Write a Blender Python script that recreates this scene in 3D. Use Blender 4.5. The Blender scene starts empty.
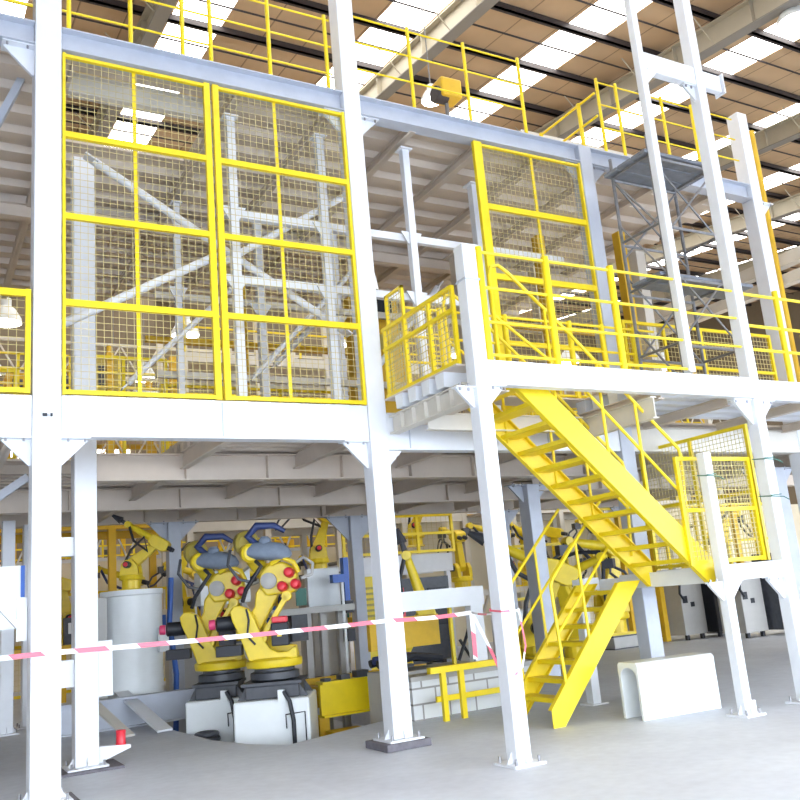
import bpy, math, random
from mathutils import Vector, Matrix
random.seed(7)
S = bpy.context.scene
COL = S.collection
PI = math.pi

# ------------------------------------------------------------------ materials
def mat(name, col, rough=0.5, metal=0.0, noise=0.0, nscale=4.0, emit=None, estr=0.0, bump=0.0, bscale=20.0, dirt=None):
    m = bpy.data.materials.new(name); m.use_nodes = True
    nt = m.node_tree; b = nt.nodes['Principled BSDF']
    b.inputs['Base Color'].default_value = (*col, 1)
    b.inputs['Roughness'].default_value = rough
    b.inputs['Metallic'].default_value = metal
    tc = nt.nodes.new('ShaderNodeTexCoord')
    if noise > 0:
        n = nt.nodes.new('ShaderNodeTexNoise'); n.inputs['Scale'].default_value = nscale
        n.inputs['Detail'].default_value = 6; n.inputs['Roughness'].default_value = 0.65
        nt.links.new(tc.outputs['Object'], n.inputs['Vector'])
        r = nt.nodes.new('ShaderNodeValToRGB')
        d = dirt or tuple(c * (1 - noise) for c in col)
        r.color_ramp.elements[0].position = 0.32; r.color_ramp.elements[0].color = (*d, 1)
        r.color_ramp.elements[1].position = 0.62; r.color_ramp.elements[1].color = (*col, 1)
        nt.links.new(n.outputs['Fac'], r.inputs['Fac'])
        nt.links.new(r.outputs['Color'], b.inputs['Base Color'])
    if bump > 0:
        n2 = nt.nodes.new('ShaderNodeTexNoise'); n2.inputs['Scale'].default_value = bscale
        nt.links.new(tc.outputs['Object'], n2.inputs['Vector'])
        bp = nt.nodes.new('ShaderNodeBump'); bp.inputs['Strength'].default_value = bump
        nt.links.new(n2.outputs['Fac'], bp.inputs['Height'])
        nt.links.new(bp.outputs['Normal'], b.inputs['Normal'])
    if emit:
        b.inputs['Emission Color'].default_value = (*emit, 1)
        b.inputs['Emission Strength'].default_value = estr
    return m

M = {}
M['white'] = mat('white_paint', (0.76, 0.78, 0.82), 0.42, noise=0.06, nscale=3)
M['grey'] = mat('grey_paint', (0.50, 0.53, 0.60), 0.5, noise=0.12, nscale=2.5)
M['offwhite'] = mat('cream_paint', (0.66, 0.62, 0.55), 0.5, noise=0.08, nscale=2)
M['deck'] = mat('galvanised_deck', (0.66, 0.57, 0.48), 0.5, noise=0.10, nscale=1.5)
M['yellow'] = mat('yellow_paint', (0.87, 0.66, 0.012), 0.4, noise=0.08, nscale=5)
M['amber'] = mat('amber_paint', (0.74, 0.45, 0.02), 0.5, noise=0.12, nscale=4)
M['wire'] = mat('pale_yellow_wire', (0.62, 0.52, 0.22), 0.45)
M['robot'] = mat('robot_yellow', (0.84, 0.62, 0.02), 0.35, noise=0.10, nscale=7)
M['olive'] = mat('olive_yellow', (0.42, 0.33, 0.06), 0.5)
M['black'] = mat('black_rubber', (0.018, 0.02, 0.028), 0.5)
M['dark'] = mat('dark_steel', (0.07, 0.075, 0.09), 0.45, noise=0.3, nscale=8)
M['navy'] = mat('navy_sleeve', (0.03, 0.05, 0.16), 0.5)
M['blue'] = mat('blue_plastic', (0.02, 0.10, 0.42), 0.4)
M['bluegrey'] = mat('blue_grey_cloth', (0.22, 0.27, 0.35), 0.75, noise=0.2, nscale=9, bump=0.3)
M['red'] = mat('red_cap', (0.75, 0.03, 0.05), 0.35)
M['pink'] = mat('pink_cap', (0.75, 0.06, 0.18), 0.4)
M['green'] = mat('green_wire', (0.01, 0.13, 0.09), 0.4)
M['steel'] = mat('scaffold_steel', (0.24, 0.24, 0.25), 0.5, metal=0.3, noise=0.3, nscale=10)
M['plank'] = mat('scaffold_plank', (0.20, 0.22, 0.26), 0.6, noise=0.3, nscale=6)
M['brown'] = mat('purlin_brown', (0.045, 0.035, 0.035), 0.6)
M['rafter'] = mat('rafter_cream', (0.52, 0.47, 0.36), 0.5, noise=0.08, nscale=1.5)
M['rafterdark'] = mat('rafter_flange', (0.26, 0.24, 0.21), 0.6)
M['wall'] = mat('wall_paint', (0.22, 0.17, 0.11), 0.7, noise=0.1, nscale=0.5)
M['curtain'] = mat('partition_panel', (0.80, 0.72, 0.55), 0.7, noise=0.1, nscale=0.8)
M['cabinet'] = mat('cabinet_grey', (0.45, 0.44, 0.42), 0.5, noise=0.08, nscale=4)
M['boxwhite'] = mat('pedestal_white', (0.80, 0.83, 0.84), 0.35, noise=0.05, nscale=3)
M['padgrey'] = mat('grout_block', (0.16, 0.15, 0.17), 0.8, noise=0.3, nscale=12, bump=0.4)
M['sky'] = mat('skylight_sheet', (0.9, 0.9, 0.9), 0.4, emit=(1.0, 0.98, 0.94), estr=7.5)
M['lamp'] = mat('lamp_glass', (0.9, 0.9, 0.9), 0.4, emit=(1.0, 0.97, 0.9), estr=14.0)
M['chrome'] = mat('bolt_steel', (0.35, 0.35, 0.37), 0.35, metal=0.8)

def concrete():
    m = mat('concrete_floor', (0.40, 0.43, 0.49), 0.55)
    nt = m.node_tree; b = nt.nodes['Principled BSDF']
    tc = nt.nodes.new('ShaderNodeTexCoord')
    n = nt.nodes.new('ShaderNodeTexNoise'); n.inputs['Scale'].default_value = 0.55; n.inputs['Detail'].default_value = 9; n.inputs['Roughness'].default_value = 0.6
    n2 = nt.nodes.new('ShaderNodeTexNoise'); n2.inputs['Scale'].default_value = 9; n2.inputs['Detail'].default_value = 5
    r = nt.nodes.new('ShaderNodeValToRGB')
    r.color_ramp.elements[0].position = 0.34; r.color_ramp.elements[0].color = (0.58, 0.61, 0.68, 1)
    r.color_ramp.elements[1].position = 0.66; r.color_ramp.elements[1].color = (0.70, 0.74, 0.81, 1)
    mx = nt.nodes.new('ShaderNodeMix'); mx.data_type = 'RGBA'; mx.blend_type = 'MULTIPLY'; mx.inputs['Factor'].default_value = 0.22
    nt.links.new(tc.outputs['Object'], n.inputs['Vector']); nt.links.new(tc.outputs['Object'], n2.inputs['Vector'])
    nt.links.new(n.outputs['Fac'], r.inputs['Fac'])
    nt.links.new(r.outputs['Color'], mx.inputs[6]); nt.links.new(n2.outputs['Fac'], mx.inputs[7])
    nt.links.new(mx.outputs[2], b.inputs['Base Color'])
    bp = nt.nodes.new('ShaderNodeBump'); bp.inputs['Strength'].default_value = 0.15
    nt.links.new(n2.outputs['Fac'], bp.inputs['Height']); nt.links.new(bp.outputs['Normal'], b.inputs['Normal'])
    return m
M['floor'] = concrete()

def roofmat():
    m = mat('roof_sheet', (0.40, 0.26, 0.15), 0.6)
    nt = m.node_tree; b = nt.nodes['Principled BSDF']
    tc = nt.nodes.new('ShaderNodeTexCoord'); sp = nt.nodes.new('ShaderNodeSeparateXYZ')
    nt.links.new(tc.outputs['Object'], sp.inputs[0])
    mm = nt.nodes.new('ShaderNodeMath'); mm.operation = 'MODULO'; mm.inputs[1].default_value = 1.1
    ad = nt.nodes.new('ShaderNodeMath'); ad.operation = 'ADD'; ad.inputs[1].default_value = 200
    nt.links.new(sp.outputs['X'], ad.inputs[0]); nt.links.new(ad.outputs[0], mm.inputs[0])
    r = nt.nodes.new('ShaderNodeValToRGB')
    r.color_ramp.elements[0].position = 0.0; r.color_ramp.elements[0].color = (0.17, 0.10, 0.06, 1)
    r.color_ramp.elements[1].position = 0.05; r.color_ramp.elements[1].color = (0.70, 0.48, 0.28, 1)
    nt.links.new(mm.outputs[0], r.inputs['Fac'])
    n = nt.nodes.new('ShaderNodeTexNoise'); n.inputs['Scale'].default_value = 0.8
    nt.links.new(tc.outputs['Object'], n.inputs['Vector'])
    mx = nt.nodes.new('ShaderNodeMix'); mx.data_type = 'RGBA'; mx.blend_type = 'MULTIPLY'; mx.inputs['Factor'].default_value = 0.35
    nt.links.new(r.outputs['Color'], mx.inputs[6]); nt.links.new(n.outputs['Fac'], mx.inputs[7])
    nt.links.new(mx.outputs[2], b.inputs['Base Color'])
    return m
M['roof'] = roofmat()

def tapemat():
    m = mat('barrier_tape', (0.9, 0.9, 0.9), 0.4)
    nt = m.node_tree; b = nt.nodes['Principled BSDF']
    tc = nt.nodes.new('ShaderNodeTexCoord'); sp = nt.nodes.new('ShaderNodeSeparateXYZ')
    nt.links.new(tc.outputs['Object'], sp.inputs[0])
    # stripe along x+y+z so every stretch of the tape alternates
    a1 = nt.nodes.new('ShaderNodeMath'); a1.operation = 'ADD'
    nt.links.new(sp.outputs['X'], a1.inputs[0]); nt.links.new(sp.outputs['Z'], a1.inputs[1])
    a2 = nt.nodes.new('ShaderNodeMath'); a2.operation = 'ADD'; a2.inputs[1].default_value = 50
    nt.links.new(a1.outputs[0], a2.inputs[0])
    mm = nt.nodes.new('ShaderNodeMath'); mm.operation = 'MODULO'; mm.inputs[1].default_value = 0.56
    nt.links.new(a2.outputs[0], mm.inputs[0])
    g = nt.nodes.new('ShaderNodeMath'); g.operation = 'GREATER_THAN'; g.inputs[1].default_value = 0.28
    nt.links.new(mm.outputs[0], g.inputs[0])
    mx = nt.nodes.new('ShaderNodeMix'); mx.data_type = 'RGBA'
    mx.inputs[6].default_value = (0.85, 0.84, 0.84, 1); mx.inputs[7].default_value = (0.80, 0.14, 0.20, 1)
    nt.links.new(g.outputs[0], mx.inputs['Factor']); nt.links.new(mx.outputs[2], b.inputs['Base Color'])
    return m
M['tape'] = tapemat()

def brickmat():
    m = mat('white_block_wall', (0.7, 0.7, 0.7), 0.75)
    nt = m.node_tree; b = nt.nodes['Principled BSDF']
    tc = nt.nodes.new('ShaderNodeTexCoord'); mp = nt.nodes.new('ShaderNodeMapping')
    mp.inputs['Rotation'].default_value = (PI/2, 0, 0)
    br = nt.nodes.new('ShaderNodeTexBrick')
    br.inputs['Color1'].default_value = (0.74, 0.75, 0.74, 1); br.inputs['Color2'].default_value = (0.66, 0.67, 0.68, 1)
    br.inputs['Mortar'].default_value = (0.30, 0.29, 0.28, 1); br.inputs['Scale'].default_value = 1
    br.inputs['Brick Width'].default_value = 0.42; br.inputs['Row Height'].default_value = 0.2; br.inputs['Mortar Size'].default_value = 0.013
    nt.links.new(tc.outputs['Object'], mp.inputs[0]); nt.links.new(mp.outputs[0], br.inputs['Vector'])
    nt.links.new(br.outputs['Color'], b.inputs['Base Color'])
    return m
M['brick'] = brickmat()

# ------------------------------------------------------------------ mesh builder
ORIG = {}
def tag(o, label=None, cat=None, group=None, kind=None):
    if label: o['label'] = label
    if cat: o['category'] = cat
    if group: o['group'] = group
    if kind: o['kind'] = kind
    return o
def thing(name, label, cat, loc=(0, 0, 0), group=None):
    o = bpy.data.objects.new(name, None); COL.objects.link(o)
    o.empty_display_size = 0.2
    o.location = loc; ORIG[o.name] = Vector(loc)
    return tag(o, label, cat, group)
class MB:
    def __init__(s): s.v = []; s.f = []
    def add(s, vs, fs):
        n = len(s.v); s.v += [tuple(v) for v in vs]; s.f += [tuple(i + n for i in f) for f in fs]; return s
    def box(s, x0, x1, y0, y1, z0, z1):
        return s.add([(x0,y0,z0),(x1,y0,z0),(x1,y1,z0),(x0,y1,z0),(x0,y0,z1),(x1,y0,z1),(x1,y1,z1),(x0,y1,z1)],
                     [(0,3,2,1),(4,5,6,7),(0,1,5,4),(1,2,6,5),(2,3,7,6),(3,0,4,7)])
    def bar(s, p, q, w, h, up=(0,0,1)):
        p = Vector(p); q = Vector(q); d = (q - p).normalized(); u = Vector(up)
        if abs(d.dot(u)) > 0.98: u = Vector((0,1,0))
        a = d.cross(u).normalized() * w / 2; b = a.cross(d).normalized() * h / 2
        vs = [p-a-b, p+a-b, p+a+b, p-a+b, q-a-b, q+a-b, q+a+b, q-a+b]
        return s.add(vs, [(0,3,2,1),(4,5,6,7),(0,1,5,4),(1,2,6,5),(2,3,7,6),(3,0,4,7)])
    def tube(s, p, q, r, n=10, r2=None):
        p = Vector(p); q = Vector(q); d = (q - p).normalized(); r2 = r if r2 is None else r2
        u = Vector((0,0,1)) if abs(d.z) < 0.95 else Vector((1,0,0))
        a = d.cross(u).normalized(); b = d.cross(a).normalized(); vs = []
        for c, rr in ((p, r), (q, r2)):
            for i in range(n):
                t = 2*PI*i/n; vs.append(c + a*math.cos(t)*rr + b*math.sin(t)*rr)
        fs = [(i, (i+1) % n, n+(i+1) % n, n+i) for i in range(n)] + [tuple(range(n-1, -1, -1)), tuple(range(n, 2*n))]
        return s.add(vs, fs)
    def path(s, pts, r, n=8):
        pts = [Vector(p) for p in pts]; m = len(pts); vs = []; prev = None
        rs = r if isinstance(r, (list, tuple)) else [r]*m
        for k in range(m):
            d = (pts[min(k+1, m-1)] - pts[max(k-1, 0)]).normalized()
            if prev is None:
                u = Vector((0,0,1)) if abs(d.z) < 0.9 else Vector((1,0,0)); a = d.cross(u).normalized()
            else:
                a = (prev - d*prev.dot(d)).normalized()
            prev = a; b = d.cross(a)
            for i in range(n):
                t = 2*PI*i/n; vs.append(pts[k] + a*math.cos(t)*rs[k] + b*math.sin(t)*rs[k])
        fs = []
        for k in range(m-1):
            for i in range(n): fs.append((k*n+i, k*n+(i+1) % n, (k+1)*n+(i+1) % n, (k+1)*n+i))
        fs += [tuple(range(n-1, -1, -1)), tuple(range((m-1)*n, m*n))]
        return s.add(vs, fs)
    def prism(s, poly, axis, a, b):      # poly in the two other axes (order x,y,z)
        def mk(p, t):
            if axis == 'x': return (t, p[0], p[1])
            if axis == 'y': return (p[0], t, p[1])
            return (p[0], p[1], t)
        n = len(poly); vs = [mk(p, a) for p in poly] + [mk(p, b) for p in poly]
        fs = [(i, (i+1) % n, n+(i+1) % n, n+i) for i in range(n)] + [tuple(range(n-1, -1, -1)), tuple(range(n, 2*n))]
        return s.add(vs, fs)
    def lathe(s, prof, c=(0,0,0), n=20, axis=(0,0,1)):
        c = Vector(c); d = Vector(axis).normalized(); u = Vector((0,0,1)) if abs(d.z) < 0.95 else Vector((1,0,0))
        a = d.cross(u).normalized(); b = d.cross(a).normalized(); vs = []; fs = []
        for (r, h) in prof:
            for i in range(n):
                t = 2*PI*i/n; vs.append(c + d*h + a*math.cos(t)*r + b*math.sin(t)*r)
        m = len(prof)
        for k in range(m-1):
            for i in range(n): fs.append((k*n+i, k*n+(i+1) % n, (k+1)*n+(i+1) % n, (k+1)*n+i))
        fs += [tuple(range(n-1, -1, -1)), tuple(range((m-1)*n, m*n))]
        return s.add(vs, fs)
    def grid(s, o, u, w, z0, z1, pitch, r):   # welded wire mesh in the plane spanned by u (horizontal unit) and z
        o = Vector(o); u = Vector(u).normalized(); nrm = Vector((-u.y, u.x, 0))
        k = max(1, round(w/pitch))
        for i in range(1, k):
            p = o + u*(w*i/k); s.bar((p.x, p.y, z0), (p.x, p.y, z1), r, r, up=nrm)
        k = max(1, round((z1-z0)/pitch))
        for i in range(1, k):
            z = z0 + (z1-z0)*i/k; q = o + u*w
            s.bar((o.x+nrm.x*r, o.y+nrm.y*r, z), (q.x+nrm.x*r, q.y+nrm.y*r, z), r, r)
        return s
    def build(s, name, m, parent=None, smooth=False, bevel=0.0):
        off = Vector((0,0,0)); p = parent
        while p is not None:
            if p.name in ORIG: off = ORIG[p.name]
            p = p.parent
        base = off
        own = None
        if parent is None and s.v:
            xs = [v[0] for v in s.v]; ys = [v[1] for v in s.v]; zs = [v[2] for v in s.v]
            own = Vector(((min(xs)+max(xs))/2, (min(ys)+max(ys))/2, min(zs))); base = own
        me = bpy.data.meshes.new(name)
        me.from_pydata([(v[0]-base.x, v[1]-base.y, v[2]-base.z) for v in s.v], [], s.f)
        me.materials.append(M[m] if isinstance(m, str) else m)
        if smooth:
            for p_ in me.polygons: p_.use_smooth = True
        me.update()
        o = bpy.data.objects.new(name, me); COL.objects.link(o)
        if parent is not None: o.parent = parent
        else: o.location = own; ORIG[o.name] = own
        if smooth:
            md = o.modifiers.new('sharp', 'EDGE_SPLIT'); md.split_angle = math.radians(40)
        if bevel > 0:
            b = o.modifiers.new('bevel', 'BEVEL'); b.width = bevel; b.segments = 2; b.limit_method = 'ANGLE'
        return o
def copy_tree(o, loc=None, rz=None, label=None, scale=None, parent=None):
    c = o.copy(); COL.objects.link(c); c.parent = parent
    if loc is not None: c.location = loc
    if rz is not None: c.rotation_euler = (0, 0, rz)
    if scale is not None: c.scale = (scale,)*3
    if label: c['label'] = label
    for ch in list(o.children): copy_tree(ch, parent=c)
    return c
def struct(o): o['kind'] = 'structure'; return o

# ------------------------------------------------------------------ floor with the pit, walls, roof
PIT = [(7.95,11.05),(5.57,10.98),(4.02,10.36),(3.72,10.95),(3.52,11.8),(3.42,13.9),(2.9,16.8),(2.9,20.0),(7.95,20.0)]
def floor():
    mb = MB(); X0, X1, Y0, Y1 = -50.0, 60.0, -60.0, 44.0
    T = 0.0
    # rings of quads around the pit
    outer = [(X0,Y0),(X1,Y0),(X1,Y1),(X0,Y1)]
    P = PIT
    vs = [(x,y,T) for x,y in outer] + [(x,y,T) for x,y in P]
    o = 4
    fs = [(0,1,o+0,o+1,o+2),(1,2,o+8,o+0),(2,3,o+7,o+8),(3,0,o+2,o+3,o+4,o+5,o+6,o+7)]
    mb.add(vs, fs)
    n = len(P)
    mb.add([(x,y,0) for x,y in P]+[(x,y,-0.8) for x,y in P], [(i,(i+1)%n,n+(i+1)%n,n+i) for i in range(n)]+[tuple(range(n,2*n))])
    return struct(mb.build('floor', 'floor'))
floor()
SL = math.tan(math.radians(6.7))
def roofz(y): return 13.75 + SL*y
RY0, RY1 = -4.0, 44.0
bands = [1.4, 5.8, 10.4, 14.85, 19.7, 24.3, 28.8, 33.4, 38.0]
BW = 0.62
struct(MB().box(-16, 46, 44, 44.3, 0, 20).build('wall_back', 'wall'))
struct(MB().box(-16.3, -16, -4, 44, 0, 20).build('wall_left', 'wall'))
struct(MB().box(-16, 46, -4.3, -4, 5.4, 14.5).build('wall_light_blocker', 'wall'))  # unseen wall added behind the camera to keep sky light off the upper steel
struct(MB().box(46, 46.3, -4, 44, 0, 20).build('wall_right', 'wall'))
rf = MB(); edges = [-16.0]
for b in bands: edges += [b-BW, b+BW]
edges.append(46.0)
for i in range(0, len(edges), 2):
    a, b = edges[i], edges[i+1]
    rf.add([(a,RY0,roofz(RY0)),(b,RY0,roofz(RY0)),(b,RY1,roofz(RY1)),(a,RY1,roofz(RY1)),
            (a,RY0,roofz(RY0)+.08),(b,RY0,roofz(RY0)+.08),(b,RY1,roofz(RY1)+.08),(a,RY1,roofz(RY1)+.08)],
           [(0,3,2,1),(4,5,6,7),(0,1,5,4),(1,2,6,5),(2,3,7,6),(3,0,4,7)])
struct(rf.build('ceiling', 'roof'))
for i, b in enumerate(bands):
    a, c = b-BW, b+BW
    o = MB().add([(a,RY0,roofz(RY0)+.02),(c,RY0,roofz(RY0)+.02),(c,RY1,roofz(RY1)+.02),(a,RY1,roofz(RY1)+.02),
              (a,RY0,roofz(RY0)+.05),(c,RY0,roofz(RY0)+.05),(c,RY1,roofz(RY1)+.05),(a,RY1,roofz(RY1)+.05)],
             [(0,3,2,1),(4,5,6,7),(0,1,5,4),(1,2,6,5),(2,3,7,6),(3,0,4,7)]).build('window_%d' % (i+1), 'sky')
    struct(o)
# clerestory windows in the back wall
for i, x in enumerate((-12, -4, 4, 12, 20, 28, 36)):
    struct(MB().box(x, x+5.5, 43.93, 43.99, 9.5, 11.3).build('window_%d' % (i+20), 'sky'))

# rafters: I beams along Y following the roof slope
names_r = ['first cream steel rafter from the left under the roof', 'cream steel rafter left of the tall facade column',
           'cream steel roof rafter passing behind the roof railing in the middle', 'cream steel roof rafter with rows of bolt holes, behind the tall front columns',
           'cream steel rafter at the upper right edge of the photo', 'far right cream steel rafter', 'last cream steel rafter on the right']
for k, x in enumerate((-2.2, 4.6, 11.0, 17.3, 24.0, 30.5, 37.0)):
    r = thing('roof_rafter', names_r[k], 'roof beam', (x, 1.0, roofz(1.0)-.9))
    def sl(mb, x0, x1, d0, d1):
        mb.add([(x0,RY0,roofz(RY0)-d0),(x1,RY0,roofz(RY0)-d0),(x1,RY1,roofz(RY1)-d0),(x0,RY1,roofz(RY1)-d0),
                (x0,RY0,roofz(RY0)-d1),(x1,RY0,roofz(RY0)-d1),(x1,RY1,roofz(RY1)-d1),(x0,RY1,roofz(RY1)-d1)],
               [(0,3,2,1),(4,5,6,7),(0,1,5,4),(1,2,6,5),(2,3,7,6),(3,0,4,7)])
        return mb
    sl(MB(), x-.008, x+.008, .87, .27).build('web', 'rafter', r)
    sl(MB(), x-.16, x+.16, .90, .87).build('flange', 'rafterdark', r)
    sl(MB(), x-.16, x+.16, .27, .24).build('flange', 'rafter', r)
    y = RY0+1
    while y < 34:
        st = MB()
        for sgn in (-1, 1):
            st.box(min(x, x+sgn*.14), max(x, x+sgn*.14), y, y+.015, roofz(y)-.87, roofz(y)-.27)
        st.build('stiffener', 'rafter', r); y += 2.4
    y = RY0+2.2
    while y < 32:
        for sg in (-1, 1): MB().tube((x, y, roofz(y)-.86), (x+sg*.75, y, roofz(y)-.12), .018, 6).build('flange_brace', 'rafter', r)
        y += 2.4
y = RY0+.4; k = 0; first = None
while y < 42:
    z = roofz(y)
    thick = k % 2 == 0
    if thick: mb = MB().box(-16, 46, y, y+.07, z-.19, z-.02).box(-16, 46, y, y+.14, z-.19, z-.17)
    else: mb = MB().tube((-16, y, z-.12), (46, y, z-.12), .025, 6)
    o = mb.build('roof_purlin' if thick else 'sag_rod', 'brown')
    if thick: tag(o, 'dark brown purlin crossing under the roof sheets', 'purlin', 'roof purlins')
    else: tag(o, 'thin dark rod crossing under the roof sheets', 'rod', 'thin roof rods')
    y += 1.0; k += 1

# ------------------------------------------------------------------ columns
def column(x0, x1, y0, y1, z0, z1, label, m='white', pad=None, gus=(), bolts=True, plate=True):
    t = thing('steel_column', label, 'column', ((x0+x1)/2, (y0+y1)/2, z0))
    MB().box(x0, x1, y0, y1, z0+.02, z1).build('shaft', m, t, bevel=.012)
    cx, cy = (x0+x1)/2, (y0+y1)/2
    if plate:
        w = (x1-x0)/2+.09; h = (y1-y0)/2+.09
        MB().box(cx-w, cx+w, cy-h, cy+h, z0, z0+.02).build('base_plate', m, t)
        for sx in (-1, 1):
            for sy in (-1, 1):
                bb = MB(); bb.tube((cx+sx*(w-.045), cy+sy*(h-.045), z0+.02), (cx+sx*(w-.045), cy+sy*(h-.045), z0+.075), .014, 6)
                bb.build('anchor_bolt', 'chrome', t)
        f = MB()
        for sx, xx in ((-1, x0), (1, x1)):
            f.prism([(xx, z0+.02), (xx+sx*.06, z0+.02), (xx, z0+.12)], 'y', cy-.006, cy+.006)
        for sy, yy in ((-1, y0), (1, y1)):
            f.prism([(yy, z0+.02), (yy+sy*.06, z0+.02), (yy, z0+.12)], 'x', cx-.006, cx+.006)
        f.build('base_fin', m, t)
    for g in gus:   # (side, ztop, size)
        side, zt, sz = g
        gb = MB()
        if side in ('l', 'r'):
            sx = -1 if side == 'l' else 1; xx = x0 if side == 'l' else x1
            gb.prism([(xx, zt), (xx+sx*sz, zt), (xx+sx*sz, zt-.03), (xx+sx*.02, zt-sz*1.05), (xx, zt-sz*1.05)], 'y', cy-.02, cy+.02)
            gb.box(min(xx, xx+sx*(sz+.02)), max(xx, xx+sx*(sz+.02)), y0+.03, y1-.03, zt-.015, zt)
        else:
            sy = -1 if side == 'f' else 1; yy = y0 if side == 'f' else y1
            gb.prism([(yy, zt), (yy+sy*sz, zt), (yy+sy*sz, zt-.03), (yy+sy*.02, zt-sz*1.05), (yy, zt-sz*1.05)], 'x', cx-.02, cx+.02)
        gb.build('gusset', m, t)
        if side in ('l', 'r'):
            b2 = MB()
            for dx in (.07, sz-.03):
                b2.tube((xx+sx*dx, y0+.05, zt-.045), (xx+sx*dx, y0+.05, zt+.03), .013, 6)
            b2.build('bolt', 'chrome', t)
    return t
FY = 8.85
def pad(x0, x1, y0, y1, z1, label):
    o = MB().box(x0, x1, y0, y1, 0, z1).build('grout_block', 'padgrey', bevel=.01)
    return tag(o, label, 'block')
pad(.86, 1.42, 8.72, 9.3, .08, 'dark grout block under the foot of the left facade column')
pad(4.50, 5.05, 8.72, 9.25, .08, 'dark grout block under the foot of the middle facade column')
A = column(1.0, 1.265, FY, FY+.27, .08, 9.9, 'tall white steel column at the left end of the facade, on a dark block', gus=(('l', 3.41, .26), ('r', 3.41, .26), ('l', 7.69, .3)))
Cc = column(4.66, 4.90, FY, FY+.24, .08, 10.4, 'tall white steel column in the middle of the facade, left of the catwalk, on a dark block', gus=(('l', 3.41, .3), ('r', 3.41, .3), ('l', 7.69, .25), ('r', 7.69, .25)))
E = column(8.56, 8.80, FY, FY+.22, 0, 7.98, 'grey steel column rising behind the landing and the scaffold', 'grey', gus=(('l', 7.69, .25), ('r', 7.69, .3)))
I = column(12.38, 12.62, FY, FY+.24, 0, 9.35, 'white column with a square top beside the yellow pipe at right', gus=(('r', 7.7, .3),))
D = column(4.925, 5.095, 6.98, 7.15, 0, 5.14, 'short front column under the near corner of the catwalk, wrapped with barrier tape', gus=(('l', 3.6, .2), ('r', 3.63, .2)))
MB().box(4.915, 5.105, 6.97, 7.16, 4.74, 4.76).build('weld_seam', 'grey', D)
F = column(9.145, 9.305, 7.05, 7.21, 0, 10.6, 'tall white column at the right front, standing on the floor beside the landing', gus=(('l', 3.63, .3), ('r', 3.63, .25), ('l', 1.46, .25), ('l', 8.03, .2)))
G = column(8.06, 8.165, 7.02, 7.125, 3.9, 9.9, 'tall slim white column standing on the platform edge, left of the tall front column', plate=False, gus=(('r', 8.03, .2),))
H = column(8.09, 8.21, 7.05, 7.17, 0, 2.95, 'short white post with a cut top holding up the stair landing', gus=(('l', 1.46, .2), ('r', 1.46, .2)))
MB().box(8.21, 8.29, 7.07, 7.15, .02, .15).build('foot_stub', 'white', H)
B = column(1.70, 1.96, 10.88, 11.14, .03, 7.55, 'white box column just behind the left facade column, bracket at its foot')
MB().prism([(1.96, .06), (2.0, .06), (2.33, .17), (2.33, .205), (1.96, .23)], 'y', 10.98, 11.1).build('foot_bracket', 'white', B)
MB().box(1.35, 1.70, 10.95, 11.1, .92, 1.22).build('connector', 'white', B)
MB().box(1.96, 2.12, 10.9, 11.05, .78, 1.4).build('connector_plate', 'white', B)
MB().box(1.45, 1.70, 10.95, 11.1, 2.4, 2.62).build('connector', 'white', B)
pd = MB().box(1.5, 2.2, 10.7, 11.35, 0, .028).build('grout_pad', 'padgrey'); tag(pd, 'thin grout pad under the box column behind the left facade column', 'pad')
tag(MB().lathe([(.055, 0), (.06, .01), (.055, .02), (.055, .15), (.058, .16), (.05, .165)], (2.23, 11.04, .207), 16).build('red_can', 'red', smooth=True),
    'small red can standing on the white foot bracket', 'can')
# grid of columns behind
column(4.38, 4.62, 17.0, 17.24, -.8, 3.4, 'grey column at the far deck edge between the pale cylinder and the yellow robots', 'grey', plate=False, gus=(('l', 3.4, .35), ('r', 3.4, .35)))
column(8.3, 8.55, 17.0, 17.25, 0, 3.4, 'grey column at the far deck edge, right of the two pedestal robots', 'grey', plate=False, gus=(('l', 3.4, .5), ('r', 3.4, .5)))
column(12.2, 12.5, 17.0, 17.3, 0, 3.4, 'grey column at the far deck edge seen between the middle column and the front column', 'grey', plate=False, gus=(('l', 3.4, .4), ('r', 3.4, .4)))
column(16.3, 16.6, 17.0, 17.3, 0, 3.4, 'grey column of the far deck edge behind the stair', 'grey', plate=False, gus=(('l', 3.4, .4), ('r', 3.4, .4)))
column(14.3, 14.65, 10.9, 11.2, 0, 3.4, 'grey column with a haunch at the right edge of the photo', 'grey', plate=False, gus=(('l', 3.4, .7), ('r', 3.4, .4)))
column(9.75, 10.02, 12.6, 12.9, 0, 3.4, 'grey column under the deck seen behind the upper stair flight', 'grey', plate=False, gus=(('l', 3.4, .3), ('r', 3.4, .3)))
column(1.35, 1.55, 15.9, 16.1, 0, 3.4, 'slim white post at the far left, nearer of the pair', gus=())
column(1.75, 1.95, 16.6, 16.8, 0, 3.4, 'slim white post at the far left, farther of the pair', gus=())

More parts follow.
